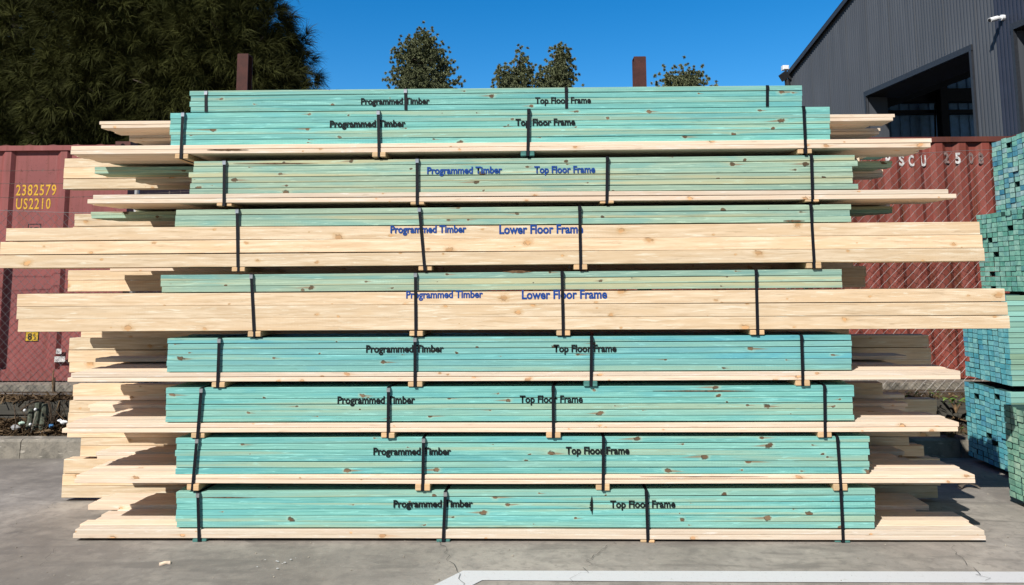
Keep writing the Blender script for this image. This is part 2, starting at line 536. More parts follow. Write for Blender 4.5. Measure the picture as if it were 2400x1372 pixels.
for i in range(24):
    x0 = -9 + i * 0.75
    x1 = x0 + 0.745
    prof = [(YK, 0.0), (YK + random.uniform(0.006, 0.016), ZK - 0.025), (YK + 0.03, ZK - 0.003), (YK + 0.14, ZK), (YK + 0.14, 0.0)]
    mb.prism([(x0, y, z) for y, z in prof], (x1 - x0, 0, 0))
tag(mb.build('kerb', KERB), kind='structure')


# ------------------------------------------------------------------ boards
def board_mesh(name, L, D, T, bow=0.0015, ch=0.0018, segs=8, sag=0.0):
    """sawn board along X, D deep (Y), T thick (Z), arrises eased, slightly bowed"""
    ch = min(ch, T * 0.2)
    p = [(-D / 2 + ch, -T / 2), (D / 2 - ch, -T / 2), (D / 2, -T / 2 + ch), (D / 2, T / 2 - ch), (D / 2 - ch, T / 2), (-D / 2 + ch, T / 2), (-D / 2, T / 2 - ch), (-D / 2, -T / 2 + ch)]
    a, b, c = random.uniform(-1, 1) * bow, random.uniform(-1, 1) * bow, random.uniform(0, 6.28)
    vs, fs = [], []
    for i in range(segs + 1):
        t = i / segs
        x = -L / 2 + L * t
        dz = a * math.sin(math.pi * t) + b * math.sin(2.3 * math.pi * t + c) - sag * (2 * t - 1) ** 2
        dy = b * math.sin(math.pi * t * 1.7 + c)
        vs += [(x, y + dy, z + dz) for y, z in p]
    for i in range(segs):
        for k in range(8):
            k2 = (k + 1) % 8
            fs.append((i * 8 + k, (i + 1) * 8 + k, (i + 1) * 8 + k2, i * 8 + k2))
    fs.append(tuple(range(8)))
    fs.append(tuple(segs * 8 + k for k in reversed(range(8))))
    me = bpy.data.meshes.new(name)
    me.from_pydata(vs, [], fs)
    me.update()
    return me


def put_board(name, parent, xl, zl, xr, zr, y0, D, T, mat, bow=0.0015, sag=0.0):
    """board whose top edge runs from (xl,zl) to (xr,zr), front face at y0"""
    L = math.hypot(xr - xl, zr - zl)
    me = board_mesh(name, L, D, T, bow, sag=sag)
    me.materials.append(mat)
    o = bpy.data.objects.new(name, me)
    C.objects.link(o)
    o.location = ((xl + xr) / 2, y0 + D / 2, (zl + zr) / 2 - T / 2)
    o.rotation_euler = (0, -math.atan2(zr - zl, xr - xl), 0)
    o.parent = parent
    return o


_fc = {}


def text_mesh(txt, bold=0.02, name='stencil_lettering', space=1.0):
    cu = bpy.data.curves.new('lettering', 'FONT')
    cu.body = txt
    cu.size = 1.0
    cu.offset = bold
    cu.space_character = space
    cu.resolution_u = 3
    ob = bpy.data.objects.new('lettering', cu)
    C.objects.link(ob)
    dg = bpy.context.evaluated_depsgraph_get()
    dg.update()
    me = bpy.data.meshes.new_from_object(ob.evaluated_get(dg))
    bpy.data.objects.remove(ob)
    bpy.data.curves.remove(cu)
    me.name = name
    n = len(me.vertices)
    co = np.zeros(n * 3)
    me.vertices.foreach_get('co', co)
    co = co.reshape(-1, 3)
    return me, co


def lettering(txt, px0, px1, pyc, capx, Y, mat, parent, bold=0.022, off=0.0025, name='stencil_lettering', yfun=None, slope=0.0, space=1.0):
    """flat painted letters on the upright plane Y, filling px0..px1 with capital height capx (photo px)"""
    me, co = text_mesh(txt, bold, name, space)
    A, B = at(px0, pyc, Y), at(px1, pyc, Y)
    top, bot = at(px0, pyc - capx / 2, Y), at(px0, pyc + capx / 2, Y)
    x0, x1 = co[:, 0].min(), co[:, 0].max()
    sx = (B.x - A.x) / (x1 - x0)
    sz = (top.z - bot.z) / 0.70
    X = A.x + (co[:, 0] - x0) * sx
    Z = bot.z + co[:, 1] * sz + (X - A.x) * slope
    Yv = np.full(len(X), Y - off)
    if yfun is not None: Yv = np.array([yfun(x) for x in X]) - off
    out = np.stack([X, Yv, Z], 1)
    me.vertices.foreach_set('co', out.ravel())
    me.update()
    me.materials.clear()
    me.materials.append(mat)
    o = bpy.data.objects.new(name, me)
    C.objects.link(o)
    if parent: o.parent = parent
    return o


# ------------------------------------------------------------------ the main pile: nine strapped packs
# green: rows, xL, xR, yTopL, yBotL, yTopR, yBotR ; base: rows, xL, xR, yTopL, yBotL, yTopR, yBotR
PACKS = [
    dict(lab='topmost small pack of four mint green board rows at the very top of the pile',
         g=(4, 445, 1880, 213, 263, 200, 250), gm=TEAL, base=None, straps=[(482, 482), (950, 951), (1327, 1328), (1799, 1799)], by=None,
         txt=[('Programmed Timber', 846, 1007, 238, 13, INK_K), ('Top Floor Frame', 1254, 1385, 236, 13, INK_K)]),
    dict(lab='second pack from the top, mint green boards over long pale overhanging boards',
         g=(6, 398, 1947, 265, 342, 250, 329), gm=TEAL, base=(2, 167, 2182, 343, 363, 325, 347), bm=PALE,
         straps=[(430, 425), (887, 889), (1239, 1237), (1882, 1888)], by=(373, 360), bc='pppp', bg={2},
         txt=[('Programmed Timber', 773, 950, 291, 14, INK_K), ('Top Floor Frame', 1208, 1348, 287, 14, INK_K)], smear=1),
    dict(lab='third pack from the top, olive green boards with blue stencilled lettering',
         g=(6, 445, 2006, 378, 456, 363, 445), gm=OLIVE, base=(2, 207, 2240, 457, 478, 444, 466), bm=PALE,
         straps=[(527, 526), (978, 978), (1423, 1422), (1900, 1904)], by=(484, 474), bg=set(),
         txt=[('Programmed Timber', 1001, 1177, 400, 14, INK_B), ('Top Floor Frame', 1252, 1395, 398, 14, INK_B)], jit=0.02),
    dict(lab='upper of the two packs with very long cream beams, blue lettering on its top beam',
         g=(3, 412, 1993, 492, 532, 479, 521), gm=OLIVE, base=(3, 5, 2298, 536, 631, 521, 612), bm=BEAM,
         straps=[(557, 559), (983, 996), (1358, 1361), (1899, 1908)], by=(637, 630), bg=set(),
         txt=[('Programmed Timber', 915, 1093, 538, 15, INK_B), ('Lower Floor Frame', 1170, 1367, 538, 18, INK_B)], jit=0.012),
    dict(lab='lower of the two packs with very long cream beams, reaching farthest right',
         g=(3, 379, 1975, 645, 686, 631, 676), gm=OLIVE, base=(3, 44, 2357, 690, 778, 677, 772), bm=BEAM,
         straps=[(590, 597), (974, 975), (1317, 1320), (1771, 1775)], by=(791, 784), bg=set(),
         txt=[('Programmed Timber', 952, 1132, 691, 15, INK_B), ('Lower Floor Frame', 1223, 1423, 691, 18, INK_B)], jit=0.012),
    dict(lab='fourth pack from the ground, blue green boards just under the cream beams',
         g=(6, 391, 1998, 794, 873, 786, 869), gm=CYAN, base=(2, 160, 2250, 875, 897, 870, 890), bm=PALE,
         straps=[(515, 511), (973, 973), (1386, 1385), (1877, 1881)], by=(908, 905), bg={2},
         txt=[('Programmed Timber', 858, 1040, 818, 15, INK_K), ('Top Floor Frame', 1297, 1445, 817, 15, INK_K)], smear=1),
    dict(lab='third pack from the ground, teal boards on long pale base boards, loose ends at left',
         g=(6, 387, 2001, 910, 991, 904, 988), gm=TEAL, base=(2, 148, 2247, 993, 1015, 990, 1012), bm=PALE,
         straps=[(473, 464), (911, 910), (1296, 1297), (1931, 1933)], by=(1028, 1025), bg=set(),
         txt=[('Programmed Timber', 791, 973, 938, 15, INK_K), ('Top Floor Frame', 1218, 1366, 936, 15, INK_K)]),
    dict(lab='second pack from the ground, teal boards with long pale base boards fanned out at right',
         g=(6, 411, 2038, 1028, 1113, 1024, 1112), gm=TEAL, base=(2, 176, 2287, 1114, 1133, 1113, 1134), bm=PALE,
         straps=[(463, 452), (993, 991), (1414, 1413), (1961, 1970)], by=(1150, 1150), bg=set(),
         txt=[('Programmed Timber', 875, 1057, 1058, 15, INK_K), ('Top Floor Frame', 1326, 1475, 1056, 15, INK_K)]),
    dict(lab='bottom pack on the concrete, teal boards with a black smear beside the lettering',
         g=(6, 412, 2053, 1155, 1238, 1147, 1242), gm=TEAL, base=(2, 173, 2310, 1240, 1261, 1243, 1268), bm=PALE,
         straps=[(465, 468), (1044, 1039), (1514, 1518), (1969, 1975)], by=None, bg={0, 1, 3},
         txt=[('Programmed Timber', 922, 1108, 1181, 15, INK_K), ('Top Floor Frame', 1430, 1583, 1182, 15, INK_K)], smear=1),
]
GCOL, GD = 4, 0.088           # green block: four boards deep
packs = []
for ip, P in enumerate(PACKS):
    n, xL, xR, tl, bl, tr, br = P['g']
    TL, BL, TR, BR = at(xL, tl, 0), at(xL, bl, 0), at(xR, tr, 0), at(xR, br, 0)
    low = BL.z
    if P['base']:
        bn, bxL, bxR, btl, bbl, btr, bbr = P['base']
        bTL, bBL, bTR, bBR = at(bxL, btl, 0), at(bxL, bbl, 0), at(bxR, btr, 0), at(bxR, bbr, 0)
        low = (bBL.z + bBR.z) / 2
    if ip == 8: zb = 0.0
    elif P['by']: zb = (at(430, P['by'][0], 0).z + at(1900, P['by'][1], 0).z) / 2
    else: zb = low
    root = empty('timber_pack', (0, 0.3, zb), P['lab'], 'timber pack', 'strapped timber packs of the main pile')
    inv = Matrix.Translation(-root.location)

    def adopt(o):
        o.parent = root
        o.matrix_parent_inverse = inv
        return o
    P.update(root=root, adopt=adopt, z0=low, z1=(TL.z + TR.z) / 2, zb=zb)
    jit = P.get('jit', 0.006)
    for r in range(n):
        za, zc = TL.z + (BL.z - TL.z) * r / n, TR.z + (BR.z - TR.z) * r / n
        T = (TL.z - BL.z + TR.z - BR.z) / 2 / n - random.choice((0.0010, 0.0016, 0.0022, 0.0035))
        ex, fx = random.uniform(-jit, jit * 0.6), random.uniform(-jit, jit)
        xa = TL.x + (BL.x - TL.x) * (r + .5) / n + ex
        xb = TR.x + (BR.x - TR.x) * (r + .5) / n + fx
        if ip == 2 and r < 2: xa += 0.03
        if ip == 2 and r == 1: xb += 0.02
        for k in range(GCOL):
            adopt(put_board('green_board', root, xa + (random.gauss(0, .012) if k else 0), za, xb + (random.gauss(0, .012) if k else 0), zc,
                            0.007 + k * (GD + 0.002) + random.uniform(0, 0.003), GD, T, P['gm'], 0.0012))
    if P['base']:
        T0 = (bTL.z - bBL.z + bTR.z - bBR.z) / 2 / bn
        big = P['bm'] is BEAM
        for r in range(bn):
            za, zc = bTL.z + (bBL.z - bTL.z) * r / bn, bTR.z + (bBR.z - bTR.z) * r / bn
            T = T0 - (0.0025 if big else 0.0016)
            cols, cd = (8, 0.044) if big else (4, 0.088)
            off = [(0.03, -0.01), (-0.0, 0.0), (0.0, 0.008)][r] if (big and ip == 3) else ([(-.005, -.01), (-.002, 0), (0.012, 0.006)][r] if big else (random.uniform(0, .03) if r == 0 else 0, random.uniform(-.012, .0)))
            if ip == 2 and r == 0: off = (0.035, -0.05)
            for k in range(cols):
                adopt(put_board('pale_beam' if big else 'pale_board', root, bTL.x + off[0] + (random.gauss(0, .012) if k else 0), za,
                                bTR.x + off[1] + (random.gauss(0, .015) if k else 0), zc, -0.005 + k * (cd + 0.002) + random.uniform(0, .002), cd, T, P['bm'], 0.002))
        if not big:      # the back half of the base layer
            for r in range(bn):
                za, zc = bTL.z + (bBL.z - bTL.z) * r / bn, bTR.z + (bBR.z - bTR.z) * r / bn
                for k in range(4):
                    adopt(put_board('pale_board', root, bTL.x + 0.06 + random.uniform(-.05, .07), za, bTR.x - 0.20 + random.uniform(-.10, .06), zc,
                                    0.37 + k * 0.09, 0.088, T0 - 0.0016, P['bm'], 0.002))
    # bearers (pairs) and straps
    ztop = P['z1'] + 0.0005
    for i, (xt, xb) in enumerate(P['straps']):
        fr = (i + .2) / 4
        ymid = (tl + tr) / 2
        pt = at(xt, tl + (tr - tl) * (xt - xL) / (xR - xL), 0)
        zlow = zb if P['base'] else low
        pbm = at(xb, 640, 0)
        if P['base']:
            # find x on the front plane for the strap's lower end
            py = P['by'][0] if P['by'] else 1268
            pbm = at(xb, py, 0)
            bt = bBL.z + (bBR.z - bBL.z) * (pbm.x - bBL.x) / (bBR.x - bBL.x)
            bh = bt - zb - 0.001
            for sgn in (-1, 1):
                wd = 0.036
                o = MB().box(-wd / 2, wd / 2, 0, 0.80, -bh / 2, bh / 2).build('bearer', BEARER_G if i in P['bg'] else BEARER)
                o.location = (pbm.x + sgn * (wd / 2 + 0.006) + random.uniform(-.003, .003), random.uniform(-0.012, 0.004), zb + bh / 2)
                bv = o.modifiers.new('ease', 'BEVEL')
                bv.width = 0.003
                bv.segments = 1
                adopt(o)
        else:
            pbm = at(xb, bl + (br - bl) * (xb - xL) / (xR - xL), 0)
        wdt, th, yf = 0.0185, 0.0012, (-0.0085 if P['base'] else 0.0045)
        hw = wdt / 2
        top, bot = pt.z + 0.0015, (zb - 0.0005 if P['base'] and ip < 8 else (0.003 if ip == 8 else low + 0.001))
        D = 0.36
        mbs = MB()

        def strip(a0, a1, nrm):      # a0,a1 centre points, nrm = thickness direction
            a0, a1, nrm = Vector(a0), Vector(a1), Vector(nrm) * th
            sx = Vector((hw, 0, 0))
            mbs.add([a0 - sx, a0 + sx, a1 + sx, a1 - sx, a0 - sx + nrm, a0 + sx + nrm, a1 + sx + nrm, a1 - sx + nrm],
                    [(0, 1, 2, 3), (7, 6, 5, 4), (0, 4, 5, 1), (1, 5, 6, 2), (2, 6, 7, 3), (3, 7, 4, 0)])
        sk = random.uniform(0.01, 0.05)
        strip((pt.x, yf, top), (pbm.x, yf, bot), (0, -1, 0))
        strip((pt.x, yf - th, top + 0.0002), (pt.x + sk, D, top + 0.0002), (0, 0, 1))
        if P['base']: strip((pbm.x, yf, bot + 0.001), (pbm.x, D, bot + 0.001), (0, 0, -1))
        so = adopt(mbs.build('strap', STRAP))
        sl = MB().box(-hw - .001, hw + .001, -0.0022, 0, -0.012, 0.012).build('strap_seal', SEAL if i in (0, 1) else STRAP)
        sl.location = (pt.x, yf - th - 0.0004, top - 0.016)
        sl.parent = so
        sl.matrix_parent_inverse = Matrix.Identity(4)
    for (txt, a_, b_, yc, cap, mt) in P['txt']:
        sl_ = (at(xR, tr, 0).z - at(xL, tl, 0).z) / (at(xR, tr, 0).x - at(xL, tl, 0).x)
        adopt(lettering(txt, a_, b_, yc, cap * 1.12, (-0.0055 if P['base'] and P['bm'] is BEAM else 0.0056), mt, root, 0.033, 0.0012, slope=sl_))
    packs.append(P)
# black smear on the bottom pack
p_ = at(1388, 1188, 0)
mbs = MB()
random.seed(5)
for i in range(26):
    t = i / 25
    z = p_.z + 0.055 - 0.10 * t
    wv = 0.010 * math.sin(math.pi * t) + 0.002
    mbs.add([(p_.x - wv * random.uniform(.5, 1.6), 0.0058, z - 0.002), (p_.x + wv * .5, 0.0058, z - 0.002), (p_.x + wv * .5, 0.0058, z + 0.002), (p_.x - wv * random.uniform(.5, 1.6), 0.0058, z + 0.002)], [(0, 1, 2, 3)])
packs[8]['adopt'](mbs.build('ink_smear', INK_K))

WANE = plain('bark_wane_wood', (0.13, 0.075, 0.042), 0.9, 0.1, var=0.5, scale=60)
for ipk, x0_, x1_, yc_, hh, yo in ((1, 486, 585, 352, 4.0, -0.0065), (4, 1178, 1248, 637, 5.5, 0.0058), (3, 1836, 1888, 518, 4.0, 0.0058), (2, 545, 745, 383, 2.2, 0.0058), (7, 1500, 1800, 1117, 1.6, -0.0065), (6, 1530, 1770, 917, 2.6, 0.0058), (8, 470, 600, 1167, 1.6, 0.0058)):
    up_, dn_ = [], []
    for k in range(13):
        t = k / 12
        p = at(x0_ + (x1_ - x0_) * t, yc_, 0)
        h_ = hh / 380.0 * (math.sin(math.pi * min(1, t * 1.0 + .02)) ** 0.8) * random.uniform(.55, 1.0) + 0.0006
        up_.append((p.x, yo, p.z + h_ * .6))
        dn_.append((p.x, yo, p.z - h_ * .6))
    mbs = MB()
    for k in range(12): mbs.add([dn_[k], dn_[k + 1], up_[k + 1], up_[k]], [(0, 1, 2, 3)])
    packs[ipk]['adopt'](mbs.build('bark_wane', WANE))

# boards packed behind the front block: xl, xr, yTop, yBottom (photo px at the left end), depth Y, board depth, rows, material
REAR = [
    (233, 2098, 285, 301, 0.37, 0.088, 2, PALE, 3), (303, 2064, 317, 331, 0.66, 0.088, 2, PALE, 2),
    (152, 1985, 372, 393, 0.80, 0.044, 1, BEAM, 2), (150, 1980, 393, 419, 0.80, 0.044, 1, BEAM, 2), (149, 1985, 420, 444, 0.80, 0.044, 1, BEAM, 2),
    (222, 2092, 392, 408, 0.37, 0.085, 2, OLIVE, 2), (327, 2088, 371, 381, 0.56, 0.085, 1, CYAN, 2), (318, 2070, 411, 428, 0.56, 0.085, 2, PALE, 2),
    (213, 2092, 497, 513, 0.37, 0.085, 2, OLIVE, 3), (175, 1975, 502, 517, 0.80, 0.044, 1, BEAM, 2), (175, 1970, 517, 531, 0.80, 0.044, 1, BEAM, 2), (171, 1980, 532, 556, 0.80, 0.044, 1, BEAM, 2),
    (160, 2030, 634, 658, 0.80, 0.044, 1, BEAM, 2), (160, 2028, 658, 684, 0.80, 0.044, 1, BEAM, 2), (258, 2000, 626, 637, 0.66, 0.085, 1, PALE, 1),
    (190, 1990, 777, 793, 0.72, 0.044, 1, BEAM, 1), (163, 2176, 793, 821, 0.80, 0.044, 1, BEAM, 2), (161, 2182, 822, 850, 0.80, 0.044, 1, BEAM, 2), (163, 2182, 850, 874, 0.80, 0.044, 1, BEAM, 2),
    (224, 2125, 840, 849, 0.50, 0.085, 1, PALE, 2),
    (172, 2068, 902, 929, 0.80, 0.044, 1, BEAM, 2), (172, 2120, 929, 939, 0.80, 0.085, 1, PALE, 1), (163, 2195, 940, 968, 0.80, 0.044, 1, BEAM, 2), (160, 2195, 968, 996, 0.80, 0.044, 1, BEAM, 2),
    (207, 2128, 949, 966, 0.55, 0.085, 2, PALE, 2),
    (158, 2203, 1012, 1026, 0.80, 0.044, 1, BEAM, 2), (190, 2130, 1027, 1046, 0.80, 0.044, 1, BEAM, 2), (189, 2165, 1046, 1071, 0.80, 0.044, 1, BEAM, 2),
    (225, 2120, 1060, 1078, 0.56, 0.085, 2, PALE, 2),
    (150, 2203, 1077, 1111, 0.80, 0.044, 1, BEAM, 2), (147, 2203, 1112, 1139, 0.80, 0.044, 1, BEAM, 2), (145, 2197, 1140, 1168, 0.80, 0.044, 1, BEAM, 2),
    (207, 2177, 1183, 1196, 0.40, 0.088, 1, PALE, 3),
]
random.seed(21)
for (xl, xr, yt, yb, Y, D, rows, mt, cols) in REAR:
    A, B = at(xl, yt, Y), at(xl, yb, Y)
    X1 = at(xr, yt, Y).x
    zc = (A.z + B.z) / 2
    P = min(packs, key=lambda p: 0 if p['zb'] <= zc <= p['z1'] else min(abs(zc - p['z1']), abs(zc - p['zb'])))
    T = (A.z - B.z) / rows
    for r in range(rows):
        for k in range(cols):
            nm = 'pale_board' if mt is PALE else ('rear_board' if mt is BEAM else 'green_board')
            P['adopt'](put_board(nm, P['root'], A.x + (k + r * .5) * random.uniform(0, .03), A.z - r * T, X1 - (k + r * .5) * random.uniform(0, .04), A.z - r * T + random.uniform(-.002, .002),
                                 Y + k * (D + 0.002), D, T - 0.0012, mt, 0.002))


# ------------------------------------------------------------------ packs of small sections stacked end-on at the right
def endwood(name, cols, side):
    q = NT(name, 0.75, 0.2)
    rnd = q.rnd()
    o = q.tc()
    wn = q.n('ShaderNodeTexWhiteNoise')
    wn.noise_dimensions = '1D'
    q.put(wn.inputs['W'], q.ma('MULTIPLY', rnd, 733.0))
    rp = q.n('ShaderNodeValToRGB')
    e = rp.color_ramp
    e.interpolation = 'LINEAR'
    for i, (p, c) in enumerate(cols):
        el = e.elements[i] if i < 2 else e.elements.new(p)
        el.position = p
        el.color = tuple(c) + (1,)
    q.put(rp.inputs[0], wn.outputs['Value'])
    s = q.sep(o)
    ro = q.ma('MULTIPLY', rnd, 40.0)
    a = q.noise(q.xyz(q.ma('ADD', s[0], ro), s[1], s[2]), 22.0, 4.0, 0.65)
    rg = q.ma('SINE', q.ma('ADD', q.ma('MULTIPLY', q.ma('ADD', s[2], q.ma('MULTIPLY', s[1], 0.4)), 900.0), q.ma('MULTIPLY', a, 14.0)))
    c = q.mix(q.ss(a, 0.35, 0.68), rp.outputs[0], q.mix(1.0, rp.outputs[0], (0.55, 0.66, 0.70), 'MULTIPLY'))
    c = q.mix(q.ma('MULTIPLY_ADD', rg, 0.08, 0.08), c, q.mix(1.0, c, (0.5, 0.55, 0.5), 'MULTIPLY'))
    gr = q.noise(q.xyz(q.ma('MULTIPLY', q.ma('ADD', s[0], ro), 2.0), q.ma('MULTIPLY', s[1], 60.0), q.ma('MULTIPLY', q.ma('ADD', s[2], ro), 60.0)), 1.0, 3.0)
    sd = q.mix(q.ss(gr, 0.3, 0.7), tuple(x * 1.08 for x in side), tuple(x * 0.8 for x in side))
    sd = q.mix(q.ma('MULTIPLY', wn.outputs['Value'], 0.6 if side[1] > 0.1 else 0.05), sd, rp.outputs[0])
    nx = q.ma('ABSOLUTE', q.sep(q.tc('Normal'))[0])
    q.col(q.mix(q.ss(nx, 0.5, 0.8), sd, c))
    q.bump(a, 0.3, 0.002)
    return q.m


E_MIX = endwood('mixed_treated_ends', [(0.0, (0.241, 0.594, 0.480)), (0.45, (0.410, 0.700, 0.580)), (0.62, (0.509, 0.700, 0.664)), (0.80, (0.174, 0.451, 0.512)), (1.0, (0.077, 0.307, 0.430))], (0.229, 0.382, 0.280))
E_GRN = endwood('green_treated_ends', [(0.0, (0.170, 0.480, 0.367)), (0.5, (0.283, 0.622, 0.480)), (0.75, (0.396, 0.700, 0.566)), (1.0, (0.141, 0.424, 0.396))], (0.229, 0.364, 0.254))
E_BLU = endwood('blue_treated_ends', [(0.0, (0.127, 0.509, 0.594)), (0.5, (0.212, 0.607, 0.650)), (0.8, (0.311, 0.700, 0.678)), (1.0, (0.100, 0.396, 0.566))], (0.254, 0.398, 0.280))
E_OLV = endwood('olive_treated_ends', [(0.0, (0.197, 0.453, 0.339)), (0.5, (0.339, 0.594, 0.438)), (0.75, (0.480, 0.678, 0.524)), (1.0, (0.183, 0.381, 0.283))], (0.212, 0.322, 0.220))
E_MIX_IN = endwood('mixed_treated_ends_gap_shade', [(0.0, (0.241, 0.594, 0.480)), (0.45, (0.410, 0.700, 0.580)), (0.62, (0.509, 0.700, 0.664)), (0.80, (0.174, 0.451, 0.512)), (1.0, (0.077, 0.307, 0.430))], (0.020, 0.055, 0.050))  # inner columns: shade of the gaps painted into the side colour
E_GRN_IN = endwood('green_treated_ends_gap_shade', [(0.0, (0.170, 0.480, 0.367)), (0.5, (0.283, 0.622, 0.480)), (0.75, (0.396, 0.700, 0.566)), (1.0, (0.141, 0.424, 0.396))], (0.020, 0.055, 0.050))
E_BLU_IN = endwood('blue_treated_ends_gap_shade', [(0.0, (0.127, 0.509, 0.594)), (0.5, (0.212, 0.607, 0.650)), (0.8, (0.311, 0.700, 0.678)), (1.0, (0.100, 0.396, 0.566))], (0.020, 0.055, 0.050))
E_OLV_IN = endwood('olive_treated_ends_gap_shade', [(0.0, (0.197, 0.453, 0.339)), (0.5, (0.339, 0.594, 0.438)), (0.75, (0.480, 0.678, 0.524)), (1.0, (0.183, 0.381, 0.283))], (0.020, 0.055, 0.050))
GAP_SHADED = {E_MIX: E_MIX_IN, E_GRN: E_GRN_IN, E_BLU: E_BLU_IN, E_OLV: E_OLV_IN}  # same end colours, sides darkened to draw shaded gaps between columns


def stick_data(L, D, T):
    ch = 0.0011
    p = [(-D / 2 + ch, -T / 2), (D / 2 - ch, -T / 2), (D / 2, -T / 2 + ch), (D / 2, T / 2 - ch), (D / 2 - ch, T / 2), (-D / 2 + ch, T / 2), (-D / 2, T / 2 - ch), (-D / 2, -T / 2 + ch)]
    vs = [(0, y, z) for y, z in p] + [(L, y, z) for y, z in p]
    fs = [(k, k + 8, (k + 1) % 8 + 8, (k + 1) % 8) for k in range(8)] + [tuple(range(8)), tuple(reversed(range(8, 16)))]
    return vs, fs


def end_pack(label, x0, y0, z0, cols, rows, cd, rt_, mat, L=3.2, nstrap=1, gap_prob=0.03, bearer_h=0.045, ends=0.0018, drop=0.0):
    root = empty('timber_pack', (x0, y0, z0), label, 'timber pack', 'end-on timber packs stacked at the right')
    vs, fs = stick_data(L, cd - 0.0080, rt_ - 0.0040)
    base = bpy.data.meshes.new('stick')
    base.from_pydata(vs, [], fs)
    base.materials.append(mat)
    base.update()
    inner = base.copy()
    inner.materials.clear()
    inner.materials.append(GAP_SHADED[mat])
    cells = [(c, r) for c in range(cols) for r in range(rows)]
    # the ones whose end grain shows largest from the yard are single parts, the hidden remainder one part
    cells.sort(key=lambda q_: (q_[0] not in (0, 1, 2, 3, 4), q_[0], -q_[1]) if mat in (E_MIX, E_GRN) else (q_[0], -q_[1]))
    cells.sort(key=lambda q_: -(q_[0]) if mat in (E_MIX, E_GRN) else q_[0])
    rest = MB()
    vals = []
    zo_ = [random.uniform(-.007, .007) for _ in range(cols)]
    xo_ = [c * 0.0025 + random.uniform(-.002, .002) for c in range(cols)]
    for i, (c, r) in enumerate(cells):
        if random.random() < gap_prob and c > 0: dx = random.choice((-.010, .035, .05))
        else: dx = random.gauss(0, ends)
        dx += xo_[cols - 1 - c] * 0 + xo_[c]
        pos = Vector((dx, (c + .5) * cd + random.uniform(-.0012, .0012), bearer_h + (r + .5) * rt_ + (random.uniform(-.0006, .0006)) + zo_[c] * (0.3 + 0.7 * r / rows) + (0.012 if r else 0.0) * 0))
        if i < 100:
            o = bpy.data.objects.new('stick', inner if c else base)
            C.objects.link(o)
            o.parent = root
            o.location = pos
            o.rotation_euler = (random.gauss(0, .012), 0, 0)
        else:
            rest.add([Vector(v) + pos for v in vs], fs)
            vals += [random.random()] * len(fs)
    if rest.v:
        o = rest.build('stick', GAP_SHADED[mat] if cells[100][0] else mat, root)
        o['kind'] = 'stuff'
        at_ = o.data.attributes.new('piece', 'FLOAT', 'FACE')
        at_.data.foreach_set('value', vals)
    W = cols * cd
    H = bearer_h + rows * rt_
    for k in range(3):
        o = MB().box(0.25 + k * 1.2, 0.34 + k * 1.2, 0.02, W - 0.02, 0.0, bearer_h - .002).build('bearer', BEARER_G, root)
    for k in range(nstrap):
        xx = 0.5 + k * 1.6
        mbs = MB()
        mbs.box(xx, xx + .019, -0.006, -0.0045, bearer_h, H + .002).box(xx, xx + .019, W + .0045, W + .006, bearer_h, H + .002).box(xx, xx + .019, -.0045, W + .0045, H + .0045, H + .006)
        mbs.build('strap', STRAP, root)
    return root, H


random.seed(33)
YN, CD = 1.34, 0.0725
pc = on(2350, 1124)
XD = at(2254, 900, YN + 9 * CD).x
T_ = 0.0412
r_, H = end_pack('lowest pack in the blue green end-on stack, resting on the concrete behind the pile', XD, YN, 0.0, 9, 15, CD, T_, E_BLU, ends=0.002)
zC = on(2365, 908, 0).z
zD = H
zC = at(2364, 914, YN).z + 0.0
r2, H2 = end_pack('bright blue end-on pack second from the bottom, with pale green board sides showing', XD + 0.02, YN, max(H + 0.002, zC - 0.045), 9, 17, CD, T_, E_BLU, nstrap=2)
zB = at(2400, 697, YN).z
XB = at(2289, 600, YN + 9 * CD).x
r3, H3 = end_pack('dark green end-on pack second from the top of the right stack, uneven stick ends', XB, YN, max(zC + H2 - .04, zB - 0.045), 9, 16, CD, T_, E_GRN, gap_prob=0.06, ends=0.002)
zA = at(2400, 489, YN).z
XA = at(2322, 400, YN + 9 * CD).x
r4, H4 = end_pack('topmost end-on pack of the right stack with mixed mint and deep blue ends', XA, YN, zA - 0.045, 9, 15, CD, T_ + 0.002, E_MIX)
pe = on(2360, 1178)
XE = pe.x + 0.0
r5, H5 = end_pack('single olive green end-on pack standing in front of the right stack', XE, pe.y - 0.66, 0.0, 9, 15, CD, T_, E_OLV, ends=0.0025)


# ------------------------------------------------------------------ rusty steel posts behind the pile
q = NT('red_oxide_steel', 0.75, 0.35)
a = q.noise(q.tc(), 16.0, 5.0, 0.65)
b = q.noise(q.tc(), 90.0, 3.0, 0.7)
c = q.mix(q.ss(a, 0.35, 0.65), (0.070, 0.021, 0.016), (0.048, 0.015, 0.012))
q.col(q.mix(q.ss(b, 0.64, 0.70, 0, 0.6), c, (0.16, 0.09, 0.07)))
q.bump(b, 0.2, 0.002)
OXIDE = q.m


def steel_post(px0, px1, pyt, Y, label):
    A, B = at(px0, pyt, Y), at(px1, pyt, Y)
    wd = B.x - A.x
    cx = (A.x + B.x) / 2
    root = empty('steel_post', (cx, Y, 0), label, 'post', 'rusty steel posts of the timber rack')
    mb = MB()
    zt = A.z
    mb.box(-wd / 2, wd / 2, 0.0, 0.010, 0.0, zt).box(-wd / 2, wd / 2, 0.090, 0.100, 0.0, zt).box(-0.004, 0.004, 0.010, 0.090, 0.0, zt - 0.001)
    mb.build('post_shaft', OXIDE, root)
    MB().box(-wd / 2 - .05, wd / 2 + .05, -0.05, 0.15, 0.0, 0.012).build('base_plate', OXIDE, root)
    MB().box(-wd / 2 + .002, wd / 2 - .002, 0.004, 0.096, zt + .0005, zt + .006).build('cap_plate', OXIDE, root)


